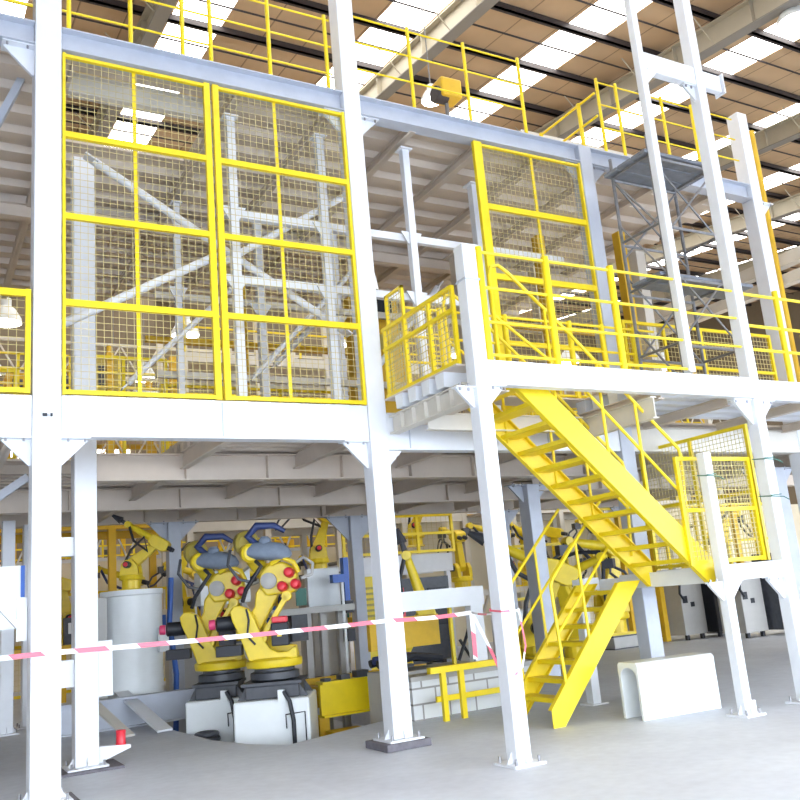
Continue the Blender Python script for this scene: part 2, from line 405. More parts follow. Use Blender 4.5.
# ------------------------------------------------------------------ beams
def ibeam(name, p, q, h, w, label, m='white', group=None, cat='beam', stiff=0):
    """I beam whose top is at p.z; runs p->q along X or Y"""
    t = thing(name, label, cat, p, group)
    (x0,y0,z),(x1,y1,_) = p, q
    alongx = abs(x1-x0) > abs(y1-y0)
    def b(mb, off0, off1, za, zb):
        if alongx: mb.box(x0, x1, y0+off0, y0+off1, za, zb)
        else: mb.box(x0+off0, x0+off1, y0, y1, za, zb)
        return mb
    b(MB(), -.008, .008, z-h+.015, z-.015).build('web', m, t)
    b(MB(), -w/2, w/2, z-.015, z).build('flange', m, t)
    b(MB(), -w/2, w/2, z-h, z-h+.015).build('flange', m, t)
    if stiff:
        for i in range(1, stiff+1):
            st = MB(); k = i/(stiff+1)
            if alongx: st.box(x0+(x1-x0)*k-.006, x0+(x1-x0)*k+.006, y0-w/2+.005, y0-.008, z-h+.015, z-.015)
            else:
                st.box(x0-w/2+.005, x0-.008, y0+(y1-y0)*k-.006, y0+(y1-y0)*k+.006, z-h+.015, z-.015)
            st.build('stiffener', m, t)
    return t
def boxbeam(name, x0, x1, y0, y1, z0, z1, label, m='white', joints=(), group=None):
    t = thing(name, label, 'beam', (x0, y0, z0), group)
    MB().box(x0, x1, y0, y1, z0, z1-.012).build('web', m, t)
    MB().box(x0, x1, y0-.015, y1+.015, z1-.012, z1).build('top_flange', m, t)
    if joints:
        j = MB()
        for x in joints: j.box(x-.006, x+.006, y0-.012, y0, z0+.02, z1-.02)
        j.build('splice', 'grey', t)
    return t
# facade, lower deck level
boxbeam('deck_beam', -3.5, .995, FY+.02, FY+.2, 3.41, 3.81, 'white deck beam left of the left facade column')
boxbeam('deck_beam', 1.27, 4.655, FY+.02, FY+.2, 3.41, 3.82, 'wide white deck beam under the two big mesh screens', joints=(2.9,))
boxbeam('deck_beam', 4.905, 8.555, FY+.02, FY+.2, 3.30, 3.74, 'white deck beam under the catwalk, from the middle column to the grey column', 'white', joints=(5.2, 7.3))
boxbeam('deck_beam', 8.805, 14.2, FY+.02, FY+.2, 3.30, 3.64, 'white deck beam behind the landing at right', 'offwhite')
# facade, roof deck level
for x0, x1, lb in ((-3.5, .995, 'grey roof deck beam left of the left facade column'), (1.27, 4.655, 'grey roof deck beam above the two big mesh screens'),
                   (4.905, 8.555, 'grey roof deck beam between the middle column and the grey column'), (8.805, 12.375, 'grey roof deck beam above the scaffold')):
    ibeam('roof_deck_beam', (x0, FY+.1, 7.965), (x1, FY+.1, 0), .27, .2, lb, 'grey', stiff=0)
# front fascia of the catwalk and crossbeam
boxbeam('fascia_beam', 5.10, 9.14, 7.0, 7.12, 3.63, 3.88, 'white front edge beam of the stair platform, above the yellow stair')
boxbeam('fascia_beam', 9.31, 14.2, 7.06, 7.18, 3.63, 3.88, 'white platform edge beam right of the tall front column')
t = thing('cross_beam', 'short white beam joining the two tall front columns near the top of the photo', 'beam', (8.06, 7.1, 8.03))
MB().box(8.17, 9.14, 7.06, 7.17, 8.03, 8.3).build('web', 'white', t, bevel=.01)
MB().box(9.31, 9.68, 7.08, 7.17, 8.05, 8.3).build('end_stub', 'white', t, bevel=.01)
MB().box(9.68, 9.7, 7.04, 7.21, 8.02, 8.32).build('end_plate', 'white', t)
# beams under the lower deck (along X) and back edge
ibeam('floor_girder', (1.96, 11.0, 3.62), (9.7, 11.0, 0), .34, .2, 'first cream girder under the lower deck behind the facade', 'deck', stiff=6)
ibeam('floor_girder', (-3, 14.0, 3.62), (14, 14.0, 0), .34, .2, 'second cream girder under the lower deck', 'deck', stiff=9)
ibeam('floor_girder', (-3.5, 17.15, 3.8), (17, 17.15, 0), .4, .2, 'girder along the far edge of the lower deck', 'deck', stiff=10)
ibeam('floor_girder', (10.0, 12.75, 3.62), (18, 12.75, 0), .34, .2, 'cream girder under the deck right of the stair', 'deck', stiff=4)

# ------------------------------------------------------------------ decks
def deck(name, label, rects, ztop, joists, jh, pitch, holes_note=None, m='deck', ribm='deck', plate=.03, ribh=.1, ribw=.6, jy=None):
    t = thing(name, label, 'platform deck', (rects[0][0], rects[0][2], ztop-plate))
    sh = MB()
    for x0, x1, y0, y1 in rects: sh.box(x0, x1, y0, y1, ztop-plate, ztop)
    sh.build('deck_sheet', m, t)
    rb = MB()
    for x0, x1, y0, y1 in rects:
        y = math.ceil(y0/pitch)*pitch
        while y + pitch*ribw < y1:
            rb.prism([(y, ztop-plate), (y+pitch*.06, ztop-plate-ribh), (y+pitch*(ribw-.06), ztop-plate-ribh), (y+pitch*ribw, ztop-plate)], 'x', x0+.002, x1-.002)
            y += pitch
    rb.build('deck_ribs', ribm, t)
    zt = ztop-plate-ribh
    for (x, a, b) in joists:
        j = MB().box(x-.006, x+.006, a, b, zt-jh, zt).box(x-.05, x+.05, a, b, zt-jh, zt-jh+.012).box(x-.05, x+.05, a, b, zt-.012, zt)
        j.build('joist', m, t)
    return t
# lower deck (behind the facade), with an open well at the left
lowrects = [(-3.5, 3.0, 12.3, 17.05), (3.0, 8.4, 9.08, 17.05), (8.4, 17.0, 9.16, 17.05), (-3.5, .9, 9.08, 12.3)]
deck('lower_deck', 'ribbed lower mezzanine deck on cream joists, seen from below', lowrects, 3.80,
     [(-2, 9.1, 17), (-.4, 9.1, 17), (.85, 9.1, 17), (3.05, 9.1, 17), (4.6, 9.2, 17), (6.2, 9.1, 17), (7.75, 9.1, 17), (9.35, 9.15, 17), (11, 9.15, 17), (12.7, 9.2, 17), (14.9, 9.2, 17), (16.4, 9.2, 17)], .22, .3, ribh=.12, ribw=.55)
# roof deck with an opening at the upper left
deck('roof_deck', 'ribbed upper mezzanine deck seen from below behind the mesh screens',
     [(-3.5, 1.45, 8.98, 17), (1.45, 3.25, 8.98, 9.55), (1.45, 3.25, 11.2, 17), (3.25, 12.4, 8.98, 17)], 7.95,
     [(-1.2, 9, 17), (.3, 9, 17), (1.4, 9, 17), (3.32, 9, 17), (4.55, 9.15, 17), (5.75, 9, 17), (6.92, 9, 17), (8.0, 9, 17), (9.2, 9, 17), (10.4, 9, 17), (11.6, 9, 17)], .13, .5, ribh=.1, ribw=.45)
ibeam('roof_girder', (-3.4, 12.9, 7.72), (12.3, 12.9, 0), .22, .16, 'girder crossing under the upper deck', 'deck')
ibeam('roof_girder', (1.45, 9.62, 7.9), (3.2, 9.62, 0), .26, .14, 'pale trimmer beam at the front of the opening in the upper deck', 'offwhite')
# stair platform
deck('stair_platform', 'ribbed platform deck of the catwalk around the stair opening',
     [(4.88, 5.45, 7.24, 8.83), (5.45, 7.6, 8.4, 8.83), (7.6, 14.2, 7.32, 8.83)], 3.98 - .08,
     [(5.4, 7.15, 8.83), (7.65, 7.15, 8.83), (9.0, 7.34, 8.83), (10.5, 7.2, 8.83), (12.0, 7.2, 8.83)], .12, .3, ribh=.16, ribw=.6, ribm='white', plate=.02)
ibeam('catwalk_beam', (4.98, 7.23, 3.70), (4.98, 8.84, 0), .22, .12, 'beam under the left edge of the catwalk between the front and middle columns', 'offwhite', stiff=5)
ibeam('catwalk_beam', (7.5, 7.13, 3.62), (7.5, 8.86, 0), .26, .1, 'cream beam at the right side of the stair opening', 'offwhite')
ibeam('catwalk_beam', (5.12, 8.3, 3.62), (7.4, 8.3, 0), .2, .1, 'cream beam behind the stair opening', 'offwhite')

# ------------------------------------------------------------------ yellow mesh screens and railings
def frame_x(x0, x1, y, zs, xs, w=.045, d=.05):
    """flat frame: horizontals at zs, verticals at xs, plane y"""
    mb = MB()
    for z in zs: mb.box(x0, x1, y-d/2, y+d/2, z-w/2, z+w/2)
    return mb
def screen(label, x0, x1, y, z0, z1, hs, vthin, wl=.05, wr=.05, pitch=.075):
    t = thing('mesh_screen', label, 'mesh screen', (x0, y, z0))
    MB().box(x0, x0+wl, y-.03, y+.03, z0, z1).build('post', 'yellow', t)
    MB().box(x1-wr, x1, y-.03, y+.03, z0, z1).build('post', 'yellow', t)
    for z, h in hs: MB().box(x0+wl, x1-wr, y-.025, y+.025, z-h/2, z+h/2).build('rail', 'yellow', t)
    for x in vthin: MB().box(x-.02, x+.02, y+.026, y+.045, z0+.03, z1-.03).build('mullion', 'yellow', t)
    MB().grid((x0+wl, y+.015, 0), (1, 0, 0), x1-x0-wl-wr, z0+.03, z1-.03, pitch, .0045).build('wire_mesh', 'wire', t)
    return t
HS = [(3.86, .045), (4.80, .07), (5.75, .065), (6.69, .065), (7.63, .035)]
screen('tall yellow mesh screen next to the left facade column', 1.275, 2.90, FY+.03, 3.83, 7.66, HS, (2.04,), wl=.03, wr=.07)
screen('tall yellow mesh screen next to the middle facade column', 2.935, 4.65, FY+.03, 3.83, 7.66, HS, (3.72,), wl=.07, wr=.035)
screen('yellow mesh screen left of the grey column, behind the stair railing', 6.63, 8.54, FY+.03, 3.83, 7.66, [(3.9, .05), (4.75, .06), (5.68, .08), (6.70, .08), (7.62, .03)], (7.66,), wl=.13, wr=.03)
screen('low yellow mesh railing left of the left facade column', -1.6, .98, FY+.03, 3.83, 4.9, [(3.86, .05), (4.86, .07)], (-.3,))

def railing(label, p, q, posts, z0, z1, rails, r=.022, pr=.03, m='yellow', ends=True, grp=None, name='guard_rail'):
    """tube railing from p to q (xy), posts at fractions"""
    p = Vector((p[0], p[1], 0)); q = Vector((q[0], q[1], 0))
    t = thing(name, label, 'railing', (p.x, p.y, z0), grp)
    for f in posts:
        c = p.lerp(q, f); MB().tube((c.x, c.y, z0), (c.x, c.y, z1+.03), pr, 10).build('post', m, t, smooth=True)
    for z in rails:
        MB().tube((p.x, p.y, z), (q.x, q.y, z), r, 8).build('rail', m, t, smooth=True)
    return t
# front railing between columns D and G / F and beyond
def fr(x): return (x-5.10)/(8.055-5.10)
railing('yellow tube railing at the front edge of the stair platform, left part', (5.10, 7.06), (8.055, 7.06), (fr(5.18), fr(6.08), fr(7.04)), 3.89, 5.12, (5.1, 4.7, 4.32, 3.96), r=.018, pr=.042)
railing('yellow railing piece between the two tall front columns', (8.17, 7.1), (9.14, 7.1), (), 3.89, 5.07, (5.07, 4.7, 4.32), r=.016)
railing('yellow railing at the front edge of the platform, right of the tall front column', (9.31, 7.1), (13.9, 7.1), (.15, .35, .56, .78), 3.89, 5.12, (5.05, 4.62, 4.3), pr=.038)
railing('inner yellow railing behind the stair opening', (5.1, 8.56), (9.2, 8.56), (.12, .36, .62, .76, .9), 3.9, 4.98, (4.98, 4.62, 4.3, 3.97), r=.018, pr=.04)
# mesh rail along the left side of the catwalk (plane x=4.9)
t = thing('mesh_railing', 'yellow mesh railing along the left side of the catwalk', 'railing', (4.93, 7.25, 3.9))
for yy in (7.26, 7.75, 8.3, 8.78): MB().box(4.91, 4.95, yy-.02, yy+.02, 3.9, 4.76).build('post', 'yellow', t)
for z in (4.75, 4.5, 3.93): MB().box(4.905, 4.955, 7.25, 8.82, z-.02, z+.02).build('rail', 'yellow', t)
MB().grid((4.93, 7.25, 0), (0, 1, 0), 1.55, 3.93, 4.73, .07, .006).build('wire_mesh', 'wire', t)
t = thing('mesh_gate', 'small yellow mesh gate beside the middle column at the catwalk end', 'gate', (4.99, 8.4, 3.9))
MB().box(4.985, 5.02, 8.40, 8.435, 3.92, 5.2).box(4.985, 5.02, 8.79, 8.825, 3.92, 5.2).box(4.985, 5.02, 8.4, 8.825, 5.17, 5.2).box(4.985, 5.02, 8.4, 8.825, 3.92, 3.95).box(4.985, 5.02, 8.4, 8.825, 4.5, 4.53).build('frame', 'yellow', t)
MB().grid((5.0, 8.42, 0), (0, 1, 0), .38, 3.93, 5.18, .06, .006).build('wire_mesh', 'wire', t)
# mesh fences on the platform, right
def fence(label, x0, x1, y, z0, z1, n, pitch=.075, m='yellow', name='mesh_fence', axis='x', rl=.045, wm='wire'):
    if axis == 'x': P = lambda a, b, c, d, e, f: (a, b, c, d, e, f)
    t = thing(name, label, 'fence', (x0, y, z0) if axis == 'x' else (y, x0, z0))
    def bx(a, b, c, d, e, f): return MB().box(a, b, c, d, e, f) if axis == 'x' else MB().box(c, d, a, b, e, f)
    for i in range(n+1):
        x = x0+(x1-x0)*i/n; bx(x-rl/2, x+rl/2, y-rl/2, y+rl/2, z0, z1).build('post', m, t)
    for z in (z1-rl/2, z0+rl/2+.01, (z0+z1)/2): bx(x0, x1, y-rl/2.2, y+rl/2.2, z-rl/2, z+rl/2).build('rail', m, t)
    g = MB(); g.grid((x0, y, 0) if axis == 'x' else (y, x0, 0), (1,0,0) if axis == 'x' else (0,1,0), x1-x0, z0+rl, z1-rl, pitch, .006)
    g.build('wire_mesh', wm, t)
    return t
fence('yellow mesh fence on the platform behind the two tall front columns', 8.85, 12.0, 8.78, 3.92, 5.2, 4)
fence('yellow mesh fence on the platform at the right edge of the photo', 12.6, 14.2, 8.6, 3.92, 5.2, 2)
# stair landing fences
fence('yellow mesh panel between the short post and the tall front column, on the landing', 7.86, 9.1, 7.28, 1.66, 2.93, 1, pitch=.06)
fence('tall yellow mesh fence along the right side of the landing', 7.38, 9.25, 9.3, 1.66, 3.38, 2, pitch=.06, axis='y')
# roof deck railing
def rrail(label, x0, x1, xs, ztop=9.2):
    return railing(label, (x0, 8.93), (x1, 8.93), [(x-x0)/(x1-x0) for x in xs], 7.97, ztop, (ztop-.03, ztop-.42, ztop-.82), r=.013, pr=.026)
rrail('yellow roof railing between the left and middle facade columns', 1.28, 4.57, (1.35, 2.02, 2.62, 2.96, 3.71, 4.5), 9.05)
rrail('yellow roof railing between the middle column and the grey column', 4.87, 7.68, (5.77, 6.69, 7.66), 9.22)
rrail('yellow roof railing above the scaffold', 9.17, 12.3, (9.2, 9.6, 10.6, 11.3), 9.25)
railing('yellow roof railing at the far side of the upper deck', (4.9, 16.8), (12.3, 16.8), (0, .16, .33, .5, .66, .83, 1), 7.97, 9.1, (9.1, 8.7, 8.3), r=.02, pr=.03)
railing('yellow roof railing running back from the grey column', (9.3, 9.1), (9.3, 13), (.1, .35, .6, .85), 7.97, 9.15, (9.15, 8.75), r=.02, pr=.035)
railing('yellow roof railing at the far left', (-3.3, 8.93), (.98, 8.93), (.2, .5, .8), 7.97, 9.05, (9.03, 8.6, 8.2), r=.018)
tag(MB().path([(13.14, 9.2, 3.92), (13.14, 9.2, 6.5), (13.14, 9.2, 9.3)], .065, 12).build('standing_pipe', 'amber', smooth=True), 'upright yellow pipe just right of the white square-topped column', 'pipe')

# ------------------------------------------------------------------ stair
def flight(name, label, xa, za, xb, zb, y0, y1, n, depth=.38, cut=.12):
    """xa,za top and xb,zb bottom of the LOWER edge of the stringers; both ends are cut level"""
    t = thing(name, label, 'staircase', (xb, y0, zb))
    sx = 1 if xb > xa else -1
    s = (za-zb)/abs(xb-xa)
    P = [(xa, za), (xb, zb), (xb+sx*cut, zb), (xb+sx*cut, zb+depth-cut*s), (xa+sx*depth/s, za)]
    for yy, inn in ((y0, 1), (y1-.012, -1)):
        MB().prism(P, 'y', yy, yy+.012).build('stringer', 'yellow', t)
        fl = MB(); yc = yy+.006+inn*.03
        fl.bar((xa+sx*(depth/s+.01), yc, za-.01), (xb+sx*cut, yc, zb+depth-cut*s-.008), .06, .012)
        fl.bar((xa+sx*.01, yc, za-.004), (xb, yc, zb+.008), .06, .012)
        fl.build('stringer_flange', 'yellow', t)
    for i in range(n):
        k = (i+.45)/n
        x = xa+(xb-xa)*k; z = za+(zb-za)*k + depth*.5
        if z > za-.05: continue
        MB().box(x-.12, x+.12, y0+.013, y1-.013, z-.05, z).build('tread', 'yellow', t)
    return t
up = flight('steel_stair', 'upper yellow stair flight from the platform down to the landing', 5.47, 3.87, 8.12, 1.46, 7.3, 8.3, 12, depth=.38)
lo = flight('steel_stair', 'lower yellow stair flight from the landing down to the floor', 8.08, 1.55, 6.62, 0.0, 8.36, 9.22, 8, depth=.38, cut=.17)
def hr(parent, pts, r=.021, name='handrail'): MB().path(pts, r, 8).build(name, 'yellow', parent, smooth=True)
# upper flight handrails: near side (y 7.32) and far side (y 8.28)
for y in (7.32, 8.28):
    hr(up, [(5.5, y, 3.9), (5.48, y, 4.95), (5.52, y, 5.07), (5.62, y, 5.10), (5.75, y, 5.02), (6.5, y, 4.39), (7.98, y, 3.04), (8.0, y, 2.95), (7.92, y, 1.85)])
    hr(up, [(5.5, y, 4.5), (6.6, y, 3.75), (7.95, y, 2.47)], .018, 'mid_rail')
    for x, zt in ((6.2, 4.62), (6.87, 4.04), (7.38, 3.57)):
        zb = 3.88 - (x-5.45)*.785 - .02
        hr(up, [(x, y, zb), (x, y, zt)], .018, 'baluster')
# lower flight handrails
for y in (8.38, 9.2):
    hr(lo, [(6.72, y, .36), (6.66, y, 1.58), (6.71, y, 1.67), (7.6, y, 2.56)])
    hr(lo, [(6.69, y, 1.02), (7.75, y, 2.1)], .018, 'mid_rail')
    hr(lo, [(7.15, y, .82), (7.12, y, 2.08)], .018, 'baluster')
# landing
t = thing('stair_landing', 'white steel landing between the two yellow stair flights', 'landing', (8.05, 7.2, 1.46))
MB().box(8.215, 9.14, 7.06, 7.16, 1.46, 1.64).build('edge_beam', 'white', t)
MB().box(7.88, 8.175, 9.24, 9.34, 1.47, 1.63).build('edge_beam', 'white', t)
MB().box(8.18, 9.13, 7.32, 8.84, 1.60, 1.63).build('floor_plate', 'white', t)
MB().box(8.18, 8.24, 7.32, 9.3, 1.45, 1.60).build('edge_beam', 'white', t)
MB().box(8.24, 9.3, 9.2, 9.3, 1.45, 1.60).build('edge_beam', 'white', t)
MB().box(9.22, 9.3, 7.33, 9.2, 1.45, 1.65).build('edge_beam', 'white', t)
MB().box(7.92, 8.05, 9.36, 9.49, .02, 1.62).build('leg', 'white', t)
MB().box(7.85, 8.12, 9.3, 9.56, 0, .02).build('leg_plate', 'white', t)
# horizontal toe board / rail on the landing, seen left of the short post
# green tie wires
def tie(x0, x1, y0, y1, z, label):
    e = .012
    mb = MB().path([(x0-e, y0-e, z), (x1+e, y0-e, z+.01), (x1+e, y1+e, z+.015), (x0-e, y1+e, z+.01), (x0-e, y0-e, z-.012), (x1+.05, y0-e, z-.02), (x1+.12, y0-.03, z-.06)], .006, 6)
    tag(mb.build('tie_wire', 'green'), label, 'wire')
tie(9.145, 9.305, 7.05, 7.21, 2.88, 'upper green wire tied around the tall front column')
tie(9.145, 9.305, 7.05, 7.21, 2.42, 'lower green wire tied around the tall front column')
tie(8.09, 8.21, 7.05, 7.17, 2.68, 'green wire tied around the short post of the landing')

# ------------------------------------------------------------------ low floor things in front of and beside the stair
def duct():
    x0, x1 = 0.0, 1.13
    # inverted U shell, side view in local y,z : outer and inner outline, extruded along local x
    H, W, T = .63, .38, .05
    def arc(r, cy, cz, n=10): return [(cy + r*math.cos(PI*(1-i/n)), cz + r*math.sin(PI*(1-i/n))) for i in range(n+1)]
    out = [(0, 0), (0, H-.03), (.03, H), (W-.03, H), (W, H-.03), (W, 0)]
    inner = [(W-T, 0)] + [(W/2+ (W/2-T)*math.cos(a), H-.06-(W/2-T)*.75+(W/2-T)*.75*math.sin(a)) for a in [PI*i/12 for i in range(13)]] + [(T, 0)]
    poly = out + inner
    mb = MB()
    n = len(poly)
    vs = [(x0, p[0], p[1]) for p in poly] + [(x1, p[0], p[1]) for p in poly]
    fs = [(i, (i+1) % n, n+(i+1) % n, n+i) for i in range(n)] + [tuple(range(n-1, -1, -1)), tuple(range(n, 2*n))]
    mb.add(vs, fs)
    return mb
o = duct().build('arched_panel_cover', 'boxwhite', bevel=.008)
o.rotation_euler = (0, 0, math.radians(-6)); o.location = (7.90, 7.95, 0)
tag(o, 'white arched panel cover standing on the floor beneath the landing', 'cover')
# white sheet with blue edge and diagonal brace at the far left
t = thing('white_board', 'pale board with a dark blue edge at the left margin', 'board', (-1, 10.2, 1.6))
MB().box(-1, 1.05, 10.2, 10.24, 1.62, 2.27).build('panel', 'boxwhite', t)
MB().box(1.05, 1.09, 10.19, 10.25, 1.62, 2.27).build('edge_strip', 'blue', t)
t = thing('diagonal_brace', 'white diagonal brace bolted to the left facade column near the tape', 'brace', (.2, 9.3, 1.6))
MB().bar((.1, 9.1, 2.65), (.93, 9.1, 1.62), .05, .13, up=(0,1,0)).build('bar', 'white', t)
MB().box(.9, .99, 9.06, 9.1, 1.5, 1.9).build('bracket', 'white', t)
t = thing('diagonal_brace', 'grey diagonal brace under the deck at the left margin, above the pale board', 'brace', (.2, 12, 2.4))
MB().bar((-.9, 12.0, 1.9), (1.3, 12.0, 3.5), .1, .2, up=(0,1,0)).build('bar', 'grey', t)
t = thing('diagonal_brace', 'grey diagonal brace under the roof deck at the left margin', 'brace', (.2, 10, 6.2))
MB().bar((.2, 10.0, 6.0), (1.0, 10.0, 8.0), .08, .16, up=(0,1,0)).build('bar', 'grey', t)
# block curb and yellow barrier
o = MB().box(5.85, 7.82, 10.5, 10.75, 0, .50).build('block_curb', 'brick'); tag(o, 'low white block wall behind the small yellow barrier', 'wall')
o = MB().box(5.8, 7.9, 10.42, 10.8, .50, .56).build('curb_cap', 'cabinet'); tag(o, 'grey cap slab on the low block wall', 'slab')
t = thing('floor_barrier', 'small yellow angle iron barrier in front of the low block wall', 'barrier', (6.0, 10.1, 0))
for x in (6.10, 6.38): MB().box(x-.035, x+.035, 10.08, 10.14, 0, .64).build('post', 'yellow', t)
MB().box(5.9, 6.95, 10.06, 10.16, .60, .68).build('top_plate', 'yellow', t)
MB().box(6.0, 7.2, 10.13, 10.17, .24, .31).build('rail', 'yellow', t)
# white frame with horizontal beam between the middle column and front column
t = thing('crash_frame', 'white post and level beam between the middle column and the wrapped front column', 'frame', (6.95, 10.6, .56))
MB().box(6.93, 7.13, 10.55, 10.7, .56, 1.62).build('post', 'white', t)
MB().box(5.72, 7.13, 10.49, 10.55, 1.40, 1.66).build('beam', 'white', t)
# grey curb beam on the left side of the pit and tilted white plate
t = thing('curb_beam', 'long grey steel beam lying across the pit left of the pedestals', 'beam', (2.2, 14.6, .15))
MB().box(2.0, 4.7, 14.6, 14.66, .0, .42).build('web', 'grey', t); MB().box(2.0, 4.7, 14.5, 14.75, .42, .45).build('flange', 'grey', t); MB().box(2.0, 4.7, 14.5, 14.75, .0, .02).build('flange', 'grey', t)
def plate(p, q, w, m, label):
    o = MB().bar(p, q, w, .03).build('loose_plank', m); tag(o, label, 'plank')
plate((3.28, 13.2, .035), (3.05, 15.0, .50), .22, 'white', 'white plank leaning from the floor edge onto the grey beam')
plate((2.78, 13.2, .035), (2.5, 14.45, .46), .16, 'offwhite', 'brownish plank leaning beside the white plank at the floor edge')

# ------------------------------------------------------------------ barrier tape
def ribbon(pts, w=.05, n=10, sag=.0, name='tape', parent=None):
    mb = MB(); P = []
    for a, b in zip(pts[:-1], pts[1:]):
        a = Vector(a); b = Vector(b)
        for i in range(n): 
            k = i/n; p = a.lerp(b, k); p.z -= sag*4*k*(1-k); P.append(p)
    P.append(Vector(pts[-1]))
    vs = []
    for i, p in enumerate(P):
        d = (P[min(i+1, len(P)-1)]-P[max(i-1, 0)]).normalized()
        u = Vector((0,0,1)) if abs(d.z) < .7 else Vector((.87,-.48,0))
        u = (u - d*u.dot(d)).normalized()*w/2
        nn = d.cross(u).normalized()*.002
        vs += [p-u-nn, p+u-nn, p+u+nn, p-u+nn]
    fs = []
    for i in range(len(P)-1):
        a = i*4
        for j in range(4): fs.append((a+j, a+(j+1) % 4, a+4+(j+1) % 4, a+4+j))
    mb.add(vs, fs)
    return mb.build(name, 'tape', parent)
t = thing('barrier_tape', 'red and white barrier tape strung from the left past both facade columns', 'tape', (4.7, 8.8, 1.3))
ribbon([(-1.2, 8.82, 1.40), (1.13, 8.83, 1.375), (4.72, 8.83, 1.355), (5.85, 8.9, 1.35)], .045, 10, .015, 'tape_line', t)
ribbon([(5.85, 8.9, 1.34), (5.83, 8.88, .82)], .05, 6, 0, 'tape_tail', t)
ribbon([(5.86, 8.9, 1.34), (6.02, 8.86, .95), (6.12, 8.85, .70)], .035, 6, 0, 'tape_tail', t)
ribbon([(5.85, 8.9, 1.35), (5.02, 7.17, 1.37)], .02, 6, .02, 'tape_line', t)
t = thing('barrier_tape', 'thin pinkish tape loop wound around the front column under the catwalk', 'tape', (5, 7, 1))
ribbon([(4.915, 7.16, 1.40), (4.915, 6.97, 1.385), (5.105, 6.97, 1.38), (5.105, 7.16, 1.39), (4.915, 7.16, 1.41)], .018, 4, 0, 'tape_wrap', t)
ribbon([(5.115, 6.96, 1.40), (5.15, 6.96, 1.05), (5.08, 6.955, .86), (4.99, 6.955, .80)], .016, 6, 0, 'tape_tail', t)

# ------------------------------------------------------------------ white braces and posts inside the upper level
def pipebrace(p, q, r, label):
    t = thing('pipe_brace', label, 'brace', p)
    MB().tube(p, q, r, 12).build('tube', 'white', t, smooth=True)
    d = (Vector(q)-Vector(p)).normalized()
    MB().bar(Vector(p)-d*.12, Vector(p)+d*.05, .02, .16, up=(0,1,0)).build('end_plate', 'white', t)
    MB().bar(Vector(q)-d*.05, Vector(q)+d*.12, .02, .16, up=(0,1,0)).build('end_plate', 'white', t)
pipebrace((1.75, 9.75, 6.9), (4.85, 9.75, 5.05), .05, 'white pipe brace behind the screens, falling from upper left to lower right')
pipebrace((1.35, 9.55, 4.78), (3.1, 9.55, 5.78), .05, 'white pipe brace behind the left screen, rising to the crossing point')
pipebrace((3.2, 9.55, 5.72), (4.9, 9.55, 6.85), .045, 'white pipe brace behind the right screen, rising to the middle column')
pipebrace((2.5, 11.6, 4.7), (4.0, 11.6, 6.2), .04, 'thin white pipe brace deeper behind the left screen')
pipebrace((4.3, 11.6, 4.9), (6.2, 11.6, 6.9), .04, 'thin white pipe brace deeper behind the right screen')
pipebrace((6.3, 11.6, 5.1), (7.6, 11.6, 6.6), .05, 'white pipe brace visible in the open bay right of the middle column')
pipebrace((5.3, 13.3, 5.6), (6.9, 13.3, 7.2), .05, 'white pipe brace under the upper deck right behind the middle column')
def slim(x, y, z0, z1, label, w=.1, m='white', zs=()):
    t = thing('slim_post', label, 'post', (x, y, z0))
    MB().box(x-w/2, x+w/2, y-w/2, y+w/2, z0, z1).build('shaft', m, t)
    MB().box(x-w*.9, x+w*.9, y-w*.9, y+w*.9, z1-.02, z1).build('cap_plate', m, t)
    for z in zs: MB().prism([(x-w/2, z-.03), (x-w*1.6, z-.03), (x-w/2, z-.22)], 'y', y-.012, y+.012).build('gusset', m, t); MB().prism([(x+w/2, z-.03), (x+w*1.6, z-.03), (x+w/2, z-.22)], 'y', y-.012, y+.012).build('gusset', m, t)
slim(3.28, 9.3, 3.8, 7.55, 'slim white post behind the right screen, just right of the middle double post', zs=(6.38, 5.5))
slim(4.5, 9.35, 3.8, 7.55, 'slim white post behind the right screen, close to the middle column', zs=(6.36, 5.5))
slim(5.78, 9.33, 3.8, 7.6, 'slim white post in the open bay right of the middle column', zs=(6.4, 5.55))
slim(7.3, 9.9, 3.8, 7.6, 'slim white post behind the third screen', .12, zs=(6.1,))
slim(3.3, 11.9, 3.8, 7.6, 'slim white post deep behind the left screen', .09, zs=(6.3,))
slim(4.6, 12.0, 3.8, 7.6, 'slim white post deep behind the right screen, left one', .12, zs=(6.2,))
slim(6.0, 12.2, 3.8, 7.6, 'slim white post deep behind the right screen, right one', .11, zs=(6.2,))
slim(8.6, 12.4, 3.8, 7.6, 'slim cream post deep behind the third screen', .2, 'offwhite')
slim(10.4, 12.4, 3.8, 7.6, 'slim cream post deep behind the scaffold', .2, 'offwhite')
slim(11.9, 11.2, 3.8, 7.6, 'slim cream post behind the mesh fence on the platform', .22, 'offwhite')
for y, z, x0, x1, lb in ((9.42, 6.32, 3.1, 8.45, 'upper white cross rail joining the slim posts behind the facade'), (9.42, 5.47, 3.1, 6.6, 'lower white cross rail joining the slim posts behind the facade'),
                 (12.1, 6.2, 3.0, 10.5, 'upper cream cross rail deeper behind the screens'), (12.1, 5.0, 3.0, 10.5, 'lower cream cross rail deeper behind the screens')):
    tag(MB().box(x0, x1, y-.04, y+.04, z-.06, z+.04).build('cross_rail', 'white' if y < 10 else 'offwhite'), lb, 'rail')
